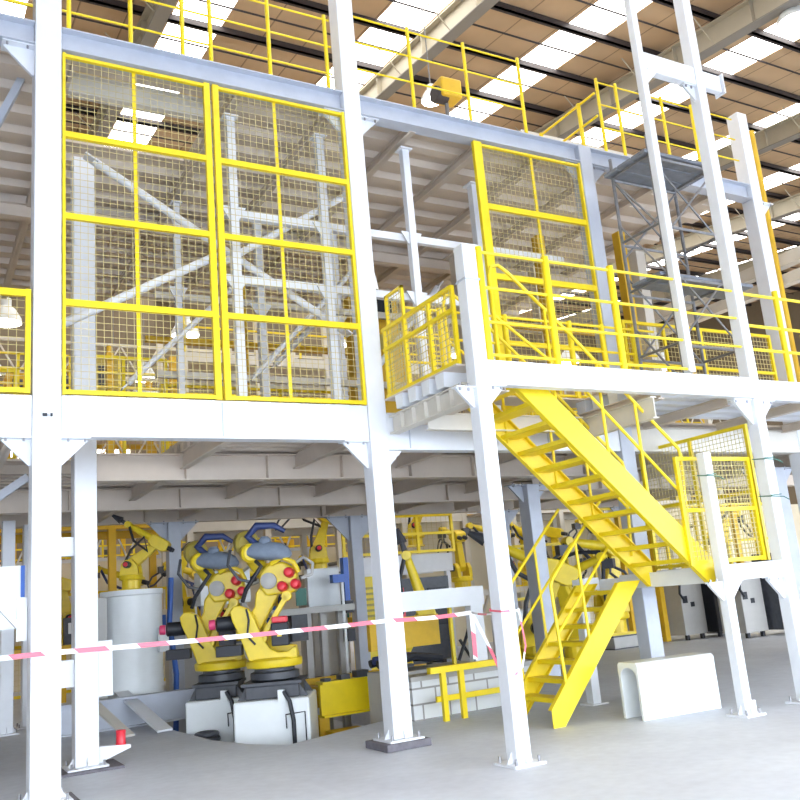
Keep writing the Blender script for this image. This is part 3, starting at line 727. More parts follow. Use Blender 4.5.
# yellow robot cabinet seen in the open bay
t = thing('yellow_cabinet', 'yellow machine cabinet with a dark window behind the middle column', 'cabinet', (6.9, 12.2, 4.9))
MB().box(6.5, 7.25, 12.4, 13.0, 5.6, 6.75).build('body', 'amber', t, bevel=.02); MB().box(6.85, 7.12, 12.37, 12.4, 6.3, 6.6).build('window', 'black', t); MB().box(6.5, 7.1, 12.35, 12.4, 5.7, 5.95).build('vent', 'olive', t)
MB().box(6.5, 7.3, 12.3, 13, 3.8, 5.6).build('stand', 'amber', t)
t = thing('warning_tower', 'small white cone shaped unit on the cross rail beside the yellow cabinet', 'unit', (6.2, 9.42, 5.5))
MB().lathe([(.09, 0), (.08, .12), (.035, .34), (.03, .4), (.045, .42), (.04, .47)], (5.15, 9.42, 5.51), 12).build('body', 'boxwhite', t, smooth=True)

fence('inner yellow mesh fence around the deck opening behind the left screen', 2.0, 3.2, 12.35, 3.82, 5.3, 2)
fence('inner yellow mesh fence deep behind the right screen', 3.4, 7.4, 13.4, 3.82, 5.2, 4)
fence('inner yellow mesh fence deep behind the stair railing', 8.0, 12.2, 12.9, 3.82, 5.1, 4)
fence('inner yellow mesh fence deep at the left of the left facade column', -3, 1.2, 12.6, 3.82, 5.1, 4)
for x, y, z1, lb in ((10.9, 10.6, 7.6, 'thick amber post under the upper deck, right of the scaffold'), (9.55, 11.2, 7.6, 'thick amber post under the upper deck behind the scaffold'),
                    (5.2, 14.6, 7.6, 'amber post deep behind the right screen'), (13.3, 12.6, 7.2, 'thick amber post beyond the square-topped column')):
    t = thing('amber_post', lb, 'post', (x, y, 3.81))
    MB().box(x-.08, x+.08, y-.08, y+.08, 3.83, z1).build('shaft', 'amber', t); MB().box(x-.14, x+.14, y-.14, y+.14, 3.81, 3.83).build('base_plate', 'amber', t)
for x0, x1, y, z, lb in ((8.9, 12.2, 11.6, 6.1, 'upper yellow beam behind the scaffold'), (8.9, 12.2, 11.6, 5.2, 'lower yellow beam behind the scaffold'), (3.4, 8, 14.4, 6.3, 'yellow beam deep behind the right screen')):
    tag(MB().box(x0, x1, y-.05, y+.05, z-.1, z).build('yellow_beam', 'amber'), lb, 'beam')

# ------------------------------------------------------------------ scaffold tower
t = thing('scaffold_tower', 'grey tube scaffold tower with dark planks behind the tall front columns', 'scaffold', (8.9, 7.6, 3.9))
sx0, sx1, sy0, sy1 = 8.75, 10.0, 7.72, 8.45
for x in (sx0, sx1):
    for y in (sy0, sy1): MB().tube((x, y, 3.92), (x, y, 7.55), .024, 8).build('standard', 'steel', t, smooth=True)
for z in (4.5, 5.45, 6.2, 7.22):
    lg = MB()
    for y in (sy0, sy1): lg.tube((sx0, y, z), (sx1, y, z), .02, 6)
    for x in (sx0, sx1): lg.tube((x, sy0, z+.04), (x, sy1, z+.04), .02, 6)
    lg.build('ledger', 'steel', t)
br = MB()
for z in (4.5, 6.0):
    for y in (sy0, sy1):
        br.tube((sx0, y, z), (sx1, y, z+1.2), .015, 6); br.tube((sx1, y, z), (sx0, y, z+1.2), .015, 6)
for z in (3.95, 5.5, 6.2):
    br.tube((sx0, sy0, z), (sx0, sy1, z+1.0), .015, 6)
br.build('cross_brace', 'steel', t)
for i in range(3):
    y = sy0-.02 + i*.28
    MB().box(sx0-.1, sx1+.12, y, y+.26, 7.27, 7.32).build('plank', 'plank', t, bevel=.006)
for i in range(2):
    y = sy0+.05 + i*.28
    MB().box(sx0-.1, sx1+.5, y, y+.26, 5.5, 5.55).build('plank', 'plank', t, bevel=.006)

# ------------------------------------------------------------------ robots
def rounded(pts, r=.0): return pts
def fg_robot(label, loc, rz, mirror=1, group=None):
    """six axis robot drawn in local x,z with thickness in y"""
    t = thing('industrial_robot', label, 'robot', (0, 0, 0))
    MB().lathe([(.30, 0), (.33, .02), (.33, .10), (.27, .12), (.27, .17)], (0,0,0), 24).build('base', 'dark', t, smooth=True)
    MB().lathe([(.25, .15), (.37, .17), (.38, .2), (.38, .26), (.34, .29), (.2, .30)], (0,0,0), 28).build('turntable', 'robot', t, smooth=True)
    yoke = [(-.30, .27), (-.36, .45), (-.42, .62), (-.50, .80), (-.53, .93), (-.47, 1.0), (-.38, 1.0), (-.28, .95), (-.22, .85), (-.17, .72), (-.10, .55), (-.02, .42), (.08, .36), (.22, .36), (.30, .42), (.34, .40), (.34, .27)]
    MB().prism(yoke, 'y', -.26, -.12).build('yoke', 'robot', t, bevel=.015)
    yk2 = [(-.28, .27), (-.3, .5), (-.34, .75), (-.25, .86), (-.12, .8), (-.05, .6), (.1, .45), (.3, .42), (.33, .27)]
    MB().prism(yk2, 'y', .10, .2).build('yoke', 'robot', t, bevel=.015)
    mo = MB().lathe([(.09, 0), (.10, .02), (.10, .26), (.07, .28)], (-.48, -.05, .78), 14, (-1, -.2, 0)).build('drive_motor', 'black', t, smooth=True)
    MB().lathe([(.065, 0), (.07, .02), (.065, .08), (.03, .09)], (-.76, -.106, .78), 12, (-1, -.2, 0)).build('motor_cap', 'pink', mo, smooth=True)
    jb = MB().box(-.72, -.38, -.34, -.16, .36, .50).build('junction_box', 'black', t, bevel=.01)
    m2 = MB().box(.02, .25, -.32, -.16, .44, .74).build('drive_motor', 'black', t, bevel=.015)
    MB().box(.03, .24, -.3, -.17, .74, .82).build('motor_cap', 'red', m2, bevel=.015)
    MB().box(.10, .16, -.326, -.32, .56, .64).build('warning_plate', 'robot', m2)
    # lower arm: thick link and parallel link
    MB().prism([(-.42, .66), (-.33, .58), (-.2, .6), (-.12, .72), (.12, 1.12), (.14, 1.25), (.02, 1.32), (-.12, 1.26), (-.2, 1.15), (-.22, .98)], 'y', -.08, .08).build('lower_arm', 'robot', t, bevel=.02)
    MB().bar((-.12, -.2, .55), (.24, -.2, 1.08), .07, .1, up=(0,1,0)).tube((-.12, -.25, .55), (-.12, -.1, .55), .075, 12).tube((.24, -.25, 1.08), (.24, -.1, 1.08), .07, 12).build('link_rod', 'robot', t, bevel=.01)
    # elbow housing
    el = MB().prism([(-.05, 1.1), (.34, 1.12), (.40, 1.24), (.36, 1.45), (.2, 1.55), (-.02, 1.52), (-.14, 1.38), (-.12, 1.2)], 'y', -.14, .16).build('elbow_housing', 'robot', t, bevel=.03)
    MB().lathe([(.11, 0), (.11, .05), (.07, .07)], (.0, -.14, 1.3), 16, (0,-1,0)).build('joint_cover', 'cabinet', el, smooth=True)
    for (x, z) in ((.2, 1.2), (.38, 1.22), (.3, 1.38)):
        MB().lathe([(.055, 0), (.07, .02), (.068, .12), (.05, .16), (.02, .17)], (x, -.16, z), 14, (-.1,-1,.1)).build('motor_cap', 'red', el, smooth=True)
    MB().path([(.05, -.2, 1.52), (.2, -.24, 1.6), (.36, -.22, 1.52), (.42, -.2, 1.38)], .035, 10).build('arm_ring', 'robot', t, smooth=True)
    # balancer / forearm pointing away to the left
    MB().lathe([(.16, 0), (.17, .03), (.17, .16), (.13, .2)], (-.36, .12, 1.86), 20, (.5,-1,-.1)).build('forearm_flange', 'olive', t, smooth=True)
    MB().lathe([(.12, 0), (.13, .02), (.13, .12), (.10, .15)], (-.27, -.12, 1.70), 20, (.5,-1,-.1)).build('wrist_disc', 'robot', t, smooth=True)
    MB().tube((-.1, .1, 1.4), (-.36, .12, 1.84), .1, 14, .13).build('forearm', 'robot', t, smooth=True)
    # padded blue grey cover
    cov = MB(); n = 14
    prof = [(.02, -.34), (.10, -.31), (.15, -.2), (.17, 0), (.15, .16), (.1, .25), (.03, .29)]
    vs = []
    for (r, h) in prof:
        for i in range(n):
            a = 2*PI*i/n
            vs.append((.05+h, -.2+r*math.sin(a)*.9, 1.66 - .10*h + r*math.cos(a)*(1.0 if math.cos(a) > 0 else .55)))
    fs = []
    for k in range(len(prof)-1):
        for i in range(n): fs.append((k*n+i, k*n+(i+1) % n, (k+1)*n+(i+1) % n, (k+1)*n+i))
    fs += [tuple(range(n-1, -1, -1)), tuple(range((len(prof)-1)*n, len(prof)*n))]
    cov.add(vs, fs); cov.lathe([(.08, 0), (.085, .08), (.05, .12)], (-.02, -.2, 1.78), 12)
    cov.build('padded_cover', 'bluegrey', t, smooth=True)
    # hoses
    MB().path([(-.12, -.15, 1.78), (-.25, -.2, 1.92), (-.12, -.22, 2.05), (.12, -.2, 2.04), (.26, -.18, 1.95)], [.05, .055, .055, .045, .03], 10).build('hose', 'navy', t, smooth=True)
    MB().path([(-.2, -.15, 1.62), (-.08, -.25, 1.5), (-.02+-.16, -.28, 1.36), (-.3, -.25, 1.2), (-.36, -.2, 1.05)], .03, 8).build('hose', 'black', t, smooth=True)
    MB().path([(-.5, -.2, 1.75), (-.52, -.3, 1.55), (-.38, -.3, 1.35), (-.22, -.25, 1.3)], .022, 8).build('hose', 'dark', t, smooth=True)
    MB().path([(.36, -.15, 1.5), (.5, -.2, 1.58), (.62, -.2, 1.48), (.6, -.2, 1.34), (.45, -.2, 1.3)], .025, 8).build('hose', 'cabinet', t, smooth=True)
    MB().path([(-.3, -.28, .95), (-.27, -.3, .8), (-.3, -.3, .6), (-.2, -.28, .48)], .015, 6).build('cable', 'black', t, smooth=True)
    t.location = loc; t.rotation_euler = (0, 0, rz); t.scale = (1.05,)*3
    return t
YAW = -math.radians(29)
r2 = fg_robot('large yellow robot on the right white pedestal, grey cover and red caps, nearest of all', (4.60, 12.2, .62), YAW)
r1 = copy_tree(r2, (4.20, 13.4, .60), YAW+.06, 'yellow robot on the left white pedestal, partly behind its neighbour')
def pedestal(label, x, y, w, z1, extra=True):
    t = thing('robot_pedestal', label, 'pedestal', (0, 0, 0))
    z0 = -.8 - z1
    MB().box(-w/2, w/2, -w/2, w/2, z0, -.22).build('box', 'boxwhite', t, bevel=.03)
    MB().box(-w*.36, w*.36, -w*.38, w*.38, -.22, -.04).build('riser', 'dark', t, bevel=.02)
    MB().box(-w*.4, w*.4, -w*.4, w*.4, -.04, 0).build('top_plate', 'dark', t)
    for sx in (-1, 1):
        for sy in (-1, 1): MB().prism([(sx*w*.36, -.22), (sx*w*.47, -.22), (sx*w*.36, -.05)], 'y', sy*w*.3-.01, sy*w*.3+.01).build('gusset', 'dark', t)
    MB().path([(.18, -w/2-.02, -.12), (.26, -w/2-.05, -.25), (.3, -w/2-.05, -.5), (.3, -w/2-.04, -.8)], .03, 8).build('cable_bundle', 'black', t, smooth=True)
    MB().box(.1, .2, -w/2-.04, -w/2+.02, -.26, -.1).build('terminal_box', 'boxwhite', t)
    MB().path([(.2, -w/2-.03, -.6), (.2, -w/2-.06, -.42), (.46, -w/2-.06, -.4), (.46, -w/2-.04, -.8)], .01, 6).build('wire_loop', 'black', t, smooth=True)
    t.location = (x, y, z1); t.rotation_euler = (0, 0, YAW)
    return t
pedestal('white box pedestal under the right large robot, sunk in the pit', 4.62, 12.25, 1.04, .61)
pedestal('white box pedestal under the left robot, sunk in the pit', 4.18, 13.45, .86, .59)

def robot(name, label, loc, rz, a1, a2, scale=1.0, m='robot', tool='gun', group=None, hose='black'):
    """a1, a2: lower and upper arm angles in the local xz plane (degrees from +x)"""
    t = thing(name, label, 'robot', (0, 0, 0), group)
    MB().box(-.3, .3, -.3, .3, 0, .05).lathe([(.26, .05), (.26, .28), (.3, .3)], (0,0,0), 18).build('base', m, t)
    MB().lathe([(.33, .3), (.34, .34), (.32, .44), (.2, .46)], (0,0,0), 20).prism([(-.26, .42), (-.22, .75), (-.08, .86), (.1, .86), (.24, .7), (.28, .42)], 'y', -.25, -.14).prism([(-.26, .42), (-.22, .75), (-.08, .86), (.1, .86), (.24, .7), (.28, .42)], 'y', .14, .25).build('turret', m, t, bevel=.01)
    mo = MB().lathe([(.09, 0), (.1, .02), (.1, .22), (.06, .24)], (0, -.25, .72), 14, (0,-1,0)).build('drive_motor', 'black', t, smooth=True)
    MB().lathe([(.06, 0), (.06, .05), (.03, .06)], (0, -.49, .72), 12, (0,-1,0)).build('motor_cap', 'red', mo, smooth=True)
    c1, s1 = math.cos(math.radians(a1)), math.sin(math.radians(a1)); L1, L2 = 1.0, 1.05
    Sx, Sz = 0, .72; Ex, Ez = Sx+c1*L1, Sz+s1*L1
    nx, nz = -s1, c1
    def q(k, w): return (Sx+c1*L1*k+nx*w, Sz+s1*L1*k+nz*w)
    MB().prism([q(-.12, -.08), q(-.12, .08), q(0, .17), q(.3, .15), q(.9, .1), q(1.0, .13), q(1.12, .06), q(1.12, -.06), q(1.0, -.13), q(.9, -.1), q(.3, -.15), q(0, -.17)], 'y', -.1, .1).build('lower_arm', m, t, bevel=.015)
    c2, s2 = math.cos(math.radians(a2)), math.sin(math.radians(a2)); mx, mz = -s2, c2
    def p(k, w): return (Ex+c2*L2*k+mx*w, Ez+s2*L2*k+mz*w)
    MB().prism([p(-.3, -.12), p(-.32, .1), p(-.2, .18), p(.1, .19), p(.25, .12), p(.25, -.12), p(.1, -.16), p(-.2, -.16)], 'y', -.17, .17).build('elbow_housing', m, t, bevel=.02)
    for dy in (-.09, .09):
        MB().lathe([(.06, 0), (.065, .02), (.06, .16), (.03, .17)], (p(-.3, 0)[0], dy, p(-.3, 0)[1]), 12, (-c2, 0, -s2)).build('motor', 'black', t, smooth=True)
    W = p(1.0, 0)
    MB().tube((p(.2, 0)[0], 0, p(.2, 0)[1]), (W[0], 0, W[1]), .11, 14, .075).build('upper_arm', m, t, smooth=True)
    MB().lathe([(.09, -.12), (.1, -.1), (.1, .1), (.09, .12)], (W[0], 0, W[1]), 14, (0,1,0)).build('wrist', m, t, smooth=True)
    T = Vector((W[0], 0, W[1])); d = Vector((c2*.5, 0, s2*.5-.75)).normalized()
    g = MB()
    if tool == 'gun':
        g.tube(T, T+d*.2, .06, 10); g.box(T.x+d.x*.2-.12, T.x+d.x*.2+.12, -.1, .1, T.z+d.z*.2-.1, T.z+d.z*.2+.1)
        g.path([T+d*.25+Vector((0,0,0)), T+d*.45+Vector((.15,0,0)), T+d*.75+Vector((.1,0,0)), T+d*.8], .03, 8)
        g.path([T+d*.25, T+d*.45-Vector((.15,0,0)), T+d*.75-Vector((.1,0,0)), T+d*.85], .03, 8)
    else:
        g.tube(T, T+Vector((c2, 0, s2))*.25, .07, 10, .05); g.tube(T+Vector((c2, 0, s2))*.25, T+Vector((c2, 0, s2))*.55, .11, 12, .04)
    g.build('tool', 'dark', t)
    MB().path([(Sx-.2, -.2, Sz-.1), (q(.3, .3)[0], -.22, q(.3, .3)[1]), (q(.8, .35)[0], -.22, q(.8, .35)[1]), (p(.1, .35)[0], -.2, p(.1, .35)[1]), (p(.6, .3)[0], -.15, p(.6, .3)[1]), (W[0], -.05, W[1]+.1)], .04, 8).build('hose', hose, t, smooth=True)
    t.location = loc; t.rotation_euler = (0, 0, rz); t.scale = (scale,)*3
    return t
# robot on the big cylinder
t = thing('round_pedestal', 'tall pale grey cylinder carrying a yellow robot, left of the far grey column', 'pedestal', (3.42, 15.6, -.05))
MB().lathe([(.50, 0), (.50, 2.0), (.52, 2.02), (.52, 2.1)], (3.36, 15.6, 0), 32).build('drum', 'boxwhite', t, smooth=True)
MB().box(3.7, 3.85, 15.1, 15.25, 1.05, 1.45).build('switch_box', 'boxwhite', t)
MB().box(2.72, 2.86, 15.1, 15.5, 0, 2.0).build('side_duct', 'cabinet', t)
robot('industrial_robot', 'yellow robot on top of the pale grey cylinder', (3.36, 15.6, 2.1), YAW, 35, 146, .60, tool='grip')
# others further back
robot('industrial_robot', 'yellow robot with curved black hose, high behind the two pedestal robots', (8.5, 19.3, 2.3), YAW+.2, 70, 160, .8)
robot('industrial_robot', 'yellow robot raising a black gripper, seen between the middle and front columns', (7.7, 14.2, -.1), YAW, 55, 105, .95, tool='grip')
robot('industrial_robot', 'large dull yellow robot with black arm behind the lower stair flight', (10.3, 13.6, 0), YAW, 60, 152, 1.15, m='robot', tool='grip', hose='dark')
robot('industrial_robot', 'second dull yellow robot right of the stair, behind the mesh', (14.6, 16.2, .3), YAW+.3, 75, 170, 1.2)
robot('industrial_robot', 'yellow robot behind the lower flight near the floor', (12.4, 15.0, 0), YAW-.5, 100, 20, 1.0)
robot('industrial_robot', 'yellow robot far right seen through the landing fence', (17.2, 17.8, .6), YAW, 100, 190, 1.1)
robot('industrial_robot', 'yellow robot far behind the stair seen between the treads', (18.6, 16.3, .8), YAW+.6, 80, 30, 1.0)
robot('industrial_robot', 'yellow robot far behind the left pedestal robot', (6.0, 18.2, 1.0), YAW-.4, 70, 160, .8)
robot('industrial_robot', 'yellow robot far back, just right of the far grey column', (5.1, 18.9, 1.3), YAW+1.2, 100, 30, .8)
robot('industrial_robot', 'small yellow robot far back above the pale conveyor', (12.2, 21.0, 2.9), YAW, 60, 10, .8)
for lb, x, y, z, s in (('grey stand under the robot far behind the left pedestal robot', 6.0, 18.2, 1.0, .7), ('grey stand under the far robot right of the far column', 5.1, 18.9, 1.3, .6),
                    ('grey stand under the robot on the rail', 8.5, 19.3, 2.3, .8), ('grey stand under the far robot behind the stair treads', 18.6, 16.3, .8, .7),
                    ('grey stand under the robot seen through the landing fence', 17.2, 17.8, .6, .8), 
                    ('grey stand under the second robot right of the stair', 14.6, 16.2, .3, .8)):
    zb = -.8 if (2.9 < x < 7.95 and y < 20) else 0
    t = thing('machine_stand', lb, 'stand', (x, y, zb))
    MB().box(x-s/2, x+s/2, y-s/2, y+s/2, zb+.02, z-.03).build('body', 'cabinet', t, bevel=.01)
    MB().box(x-s/2-.04, x+s/2+.04, y-s/2-.04, y+s/2+.04, z-.03, z).build('top_plate', 'dark', t)
    MB().box(x-s/2-.05, x+s/2+.05, y-s/2-.05, y+s/2+.05, zb, zb+.02).build('foot_plate', 'dark', t)

# ------------------------------------------------------------------ pit and ground level machines
t = thing('transfer_skid', 'low wide yellow steel machine base running right from the pedestals', 'machine base', (5.3, 12.8, -.8))
MB().box(5.45, 8.0, 12.6, 12.68, -.02, .42).build('side_beam', 'yellow', t); MB().box(5.45, 8.0, 12.5, 12.76, .42, .46).build('flange', 'yellow', t); MB().box(5.45, 8.0, 12.5, 12.76, -.05, -.02).build('flange', 'yellow', t)
MB().box(5.45, 5.97, 11.7, 12.5, -.3, -.22).build('lower_deck', 'amber', t)
MB().box(5.3, 7.9, 13.6, 13.7, -.02, .44).build('side_beam', 'amber', t)
for x in (5.6, 6.4, 7.2): MB().box(x-.05, x+.05, 12.76, 13.6, .2, .36).build('cross_member', 'amber', t)
for x in (5.5, 6.6, 7.7): MB().box(x-.08, x+.08, 12.62, 12.8, -.8, -.05).build('leg', 'amber', t)
for i in range(9): MB().box(5.5+i*.27, 5.6+i*.27+.05*(i % 3), 12.52, 12.7, .46, .50+.03*(i % 3)).build('clamp', 'dark', t)
t = thing('hose_reel_unit', 'machine with dark blue hose bundle and yellow frame under the white level beam', 'machine', (6.3, 12.0, 0))
MB().box(6.0, 7.6, 11.4, 12.1, -.8, .55).build('body', 'cabinet', t, bevel=.01)
for i in range(5): MB().path([(6.05, 11.6+i*.12, .66+.05*(i % 2)), (6.5, 11.55+i*.12, .74), (7.0, 11.6+i*.12, .66)], .06, 8).build('hose', 'navy' if i % 2 else 'black', t, smooth=True)
MB().box(6.0, 7.2, 11.9, 12.0, .85, 1.3).build('panel', 'amber', t)
for x in (6.0, 7.16): MB().box(x, x+.05, 11.5, 11.55, .5, 1.55).build('upright', 'yellow', t)
MB().path([(7.25, 11.5, .6), (7.4, 11.45, .95), (7.55, 11.5, 1.25), (7.6, 11.5, .8), (7.45, 11.45, .6), (7.3, 11.5, .9)], .025, 8).build('cable_coil', 'black', t, smooth=True)
# support frames right of pedestal robots
t = thing('fixture_frame', 'grey machine frame with posts and a level table right of the pedestal robots', 'machine frame', (6.0, 14.6, -.8))
for x in (5.9, 6.3, 6.6, 6.95): MB().box(x-.06, x+.06, 14.9, 15.02, -.8, 1.45).build('post', 'cabinet', t)
MB().box(5.5, 7.1, 14.6, 15.3, 1.45, 1.56).build('table', 'cabinet', t)
MB().box(6.5, 7.15, 15.3, 15.45, 1.55, 2.25).build('panel', 'boxwhite', t)
MB().box(6.75, 7.0, 14.72, 14.85, 1.95, 2.1).build('blue_unit', 'blue', t); MB().box(7.02, 7.12, 14.8, 14.95, 1.57, 2.4).build('blue_unit', 'blue', t)
MB().tube((6.9, 14.66, .3), (6.9, 14.66, 1.95), .03, 8).build('pole', 'boxwhite', t)
for z in (.9, 1.4): MB().box(6.97, 7.12, 14.7, 14.9, z, z+.22).build('valve_box', 'black', t)
MB().box(5.9, 6.2, 14.7, 14.9, 1.0, 1.5).build('valve_box', 'dark', t)
MB().box(6.0, 6.2, 14.68, 14.7, 1.6, 1.9).build('green_unit', 'green', t)
t = thing('control_cabinet', 'white control cabinet hanging behind the left pedestal robot', 'cabinet', (4.6, 15.9, -.8))
MB().box(4.65, 5.6, 15.9, 16.3, 1.75, 2.35).build('body', 'boxwhite', t, bevel=.01); MB().box(4.85, 4.98, 15.88, 15.9, 2.15, 2.28).build('switch', 'black', t)
for x in (4.75, 5.5): MB().box(x-.05, x+.05, 16.0, 16.1, -.8, 1.75).build('leg', 'cabinet', t)
t = thing('hose_post', 'blue hose standing beside the pale cylinder', 'hose', (4.1, 15.9, 0))
MB().path([(4.2, 16.2, -.8), (4.25, 16.2, .6), (4.15, 16.2, 1.5), (4.2, 16.2, 2.3)], .05, 10).build('hose', 'blue', t, smooth=True)

t = thing('cable_coil', 'dark coil of thick cable lying in the pit left of the white pedestals', 'coil', (3.74, 12.72, -.8))
for k in range(5):
    MB().path([(3.74+(.22-.02*k)*math.cos(a*PI/8), 12.72+(.22-.02*k)*math.sin(a*PI/8), -.32+.07*k) for a in range(17)], .035, 8).build('cable_turn', 'dark', t, smooth=True)
MB().box(3.6, 3.88, 12.6, 12.86, -.8, -.36).build('stand', 'dark', t)
t = thing('junction_bracket', 'small black clip bracket bolted on the left facade column at deck level', 'bracket', (1.13, 8.84, 3.6))
MB().box(1.08, 1.2, 8.835, 8.849, 3.62, 3.66).build('plate', 'white', t); MB().box(1.09, 1.13, 8.82, 8.835, 3.60, 3.63).build('clip', 'black', t); MB().box(1.16, 1.18, 8.82, 8.835, 3.60, 3.63).build('clip', 'black', t)

# crowd of robots and machines beyond the pit
proto = robot('industrial_robot', 'distant yellow robot arm in the crowd beyond the pit', (4.8, 21.5, 1.2), YAW, 100, 160, .8, group='yellow robots beyond the pit', hose='navy')
crowd = [(6.4, 21.5, 1.2, .5), (8.1, 21.5, 1.2, 1.9), (9.8, 21.5, 1.2, -.6), (3.2, 21.5, 1.2, .5), (1.7, 21.5, 1.2, .3), (.3, 21.5, 1.2, .1)]
for x, y, z, a in crowd: copy_tree(proto, (x, y, z), YAW+a)
t = thing('robot_platform', 'long low amber platform carrying the robots beyond the pit', 'platform', (.2, 20.7, 0))
MB().box(.2, 10.4, 20.8, 21.85, 1.05, 1.2).build('top', 'amber', t)
for x in (.4, 3.0, 5.6, 8.2, 10.2): MB().box(x-.08, x+.08, 20.85, 21.0, 0, 1.05).build('leg', 'amber', t)
proto2 = robot('industrial_robot', 'distant yellow robot on the table behind the stair and landing fence', (14.0, 19.4, 1.6), YAW+.3, 95, 165, .85, group='yellow robots behind the stair', hose='black')
for x, y, z, a in ((15.1, 19.9, 1.6, 1.0), (16.4, 20.1, 1.6, -.5), (17.9, 19.6, 1.6, .4), (19.4, 20.0, 1.6, 2.2), (20.9, 19.5, 1.6, 0), (12.7, 19.6, 1.6, -1.2)): copy_tree(proto2, (x, y, z), YAW+a)
t = thing('work_table', 'long table on legs carrying the robots behind the stair', 'table', (12.5, 18.9, 0))
MB().box(12.4, 21.8, 18.8, 20.35, 1.45, 1.6).build('top', 'offwhite', t)
for x in (12.6, 15.6, 18.6, 21.6): MB().box(x-.07, x+.07, 18.9, 19.04, 0, 1.45).build('leg', 'offwhite', t)
random.seed(11)
hues = ['boxwhite', 'red', 'cabinet', 'blue', 'dark', 'yellow', 'green', 'offwhite']
for i in range(15):
    x = .6+i*.66; h = random.uniform(.25, .9); m_ = hues[i % 8]
    t = thing('parts_box', 'small equipment box on the front edge of the amber platform beyond the pit', 'box', (x, 20.95, 1.2), 'equipment boxes beyond the pit')
    MB().box(x-.2, x+.12, 20.85, 21.05, 1.2, 1.2+h).build('body', m_, t, bevel=.01)
    MB().box(x-.12, x+.04, 20.835, 20.85, 1.2+h*.4, 1.2+h*.8).build('panel', hues[(i+4) % 8], t)

# long white conveyor beams far back
def conveyor(label, x0, x1, y, z, m='white'):
    t = thing('conveyor', label, 'conveyor', (x0, y, 0))
    MB().box(x0, x1, y, y+.12, z-.45, z).build('side_beam', m, t); MB().box(x0, x1, y+1.0, y+1.12, z-.45, z).build('side_beam', m, t)
    r = MB(); x = x0+.2
    while x < x1: r.tube((x, y+.12, z-.06), (x, y+1.0, z-.06), .05, 6); x += .5
    r.build('rollers', 'steel', t)
    n = max(2, int((x1-x0)/3))
    for i in range(n+1):
        xx = x0+.1+(x1-x0-.2)*i/n
        MB().box(xx-.06, xx+.06, y+.1, y+.22, 0, z-.45).build('leg', m, t)
conveyor('long white conveyor beam crossing far behind the middle column', 9.0, 12.2, 19.2, 2.6)
conveyor('cream conveyor far at the left behind the robots', -4, 2.6, 18.9, 2.2, 'offwhite')
# lattice trusses
def lattice(label, x0, x1, y, z0, z1, n, m='white', r=.045):
    t = thing('lattice_truss', label, 'truss', (x0, y, z0))
    MB().bar((x0, y, z0), (x1, y, z0), r*2, r*2).build('bottom_chord', m, t); MB().bar((x0, y, z1), (x1, y, z1), r*2, r*2).build('top_chord', m, t)
    w = MB()
    for i in range(n):
        a = x0+(x1-x0)*i/n; b = x0+(x1-x0)*(i+1)/n; c = (a+b)/2
        w.bar((a, y, z0), (c, y, z1), r, r, up=(0,1,0)); w.bar((c, y, z1), (b, y, z0), r, r, up=(0,1,0))
    w.build('web_bars', m, t)
    for x in (x0+.2, x1-.2): MB().box(x-.08, x+.08, y-.08, y+.08, 0, z0).build('leg', m, t)
lattice('white lattice truss seen behind the pedestal robots', 2.5, 11, 25.2, 3.3, 4.4, 9)
lattice('white lattice truss at far right behind the mesh fences', 14, 26, 25, 3.2, 4.2, 12)
lattice('cream lattice truss high behind the screens, upper one', -2, 16, 25.6, 8.6, 9.6, 16, 'offwhite')
lattice('cream lattice truss high behind the screens, lower one', -2, 16, 27, 6.2, 7.2, 16, 'offwhite')
lattice('cream lattice truss high at right behind the scaffold', 17, 34, 26, 7.4, 8.4, 14, 'offwhite')
# far mezzanine skeletons: frames with yellow railings
def farframe(label, x0, x1, y, levels, bays, m='offwhite', rail=True, depth=2.5):
    t = thing('steel_rack_frame', label, 'steel frame', (x0, y, 0))
    top = levels[-1]+1.2
    for i in range(bays+1):
        x = x0+(x1-x0)*i/bays
        for yy in (y, y+depth): MB().box(x-.08, x+.08, yy-.08, yy+.08, 0, top).build('post', m, t)
    for z in levels:
        MB().box(x0, x1, y-.07, y+.07, z-.25, z).build('beam', m, t); MB().box(x0, x1, y+depth-.07, y+depth+.07, z-.25, z).build('beam', m, t)
        MB().box(x0, x1, y+.08, y+depth-.08, z-.06, z-.01).build('floor_plate', 'deck', t)
        if rail:
            g = MB()
            for h in (.35, .7, 1.05): g.box(x0, x1, y-.13, y-.08, z+h-.025, z+h+.025)
            x = x0
            while x <= x1: g.box(x-.03, x+.03, y-.13, y-.08, z, z+1.07); x += 1.1
            g.build('guard_rail', 'yellow', t)
    d = MB()
    for i in range(0, bays, 2):
        a = x0+(x1-x0)*i/bays; b = x0+(x1-x0)*(i+1)/bays
        for z0, z1 in zip((0,)+tuple(levels[:-1]), levels): d.bar((a, y+depth, z0+.2), (b, y+depth, z1-.2), .07, .07, up=(0,1,0))
    d.build('diagonal', m, t)
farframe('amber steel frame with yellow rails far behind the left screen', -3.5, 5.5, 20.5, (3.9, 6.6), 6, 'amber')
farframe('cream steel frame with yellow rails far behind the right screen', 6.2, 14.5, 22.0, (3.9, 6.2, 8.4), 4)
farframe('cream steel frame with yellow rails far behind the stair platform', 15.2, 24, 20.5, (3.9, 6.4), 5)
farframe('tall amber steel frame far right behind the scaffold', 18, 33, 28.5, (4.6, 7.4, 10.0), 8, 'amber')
farframe('amber steel frame in the far distance behind the screens', -6, 16, 33, (3.6, 6.0, 8.6), 12, 'amber')
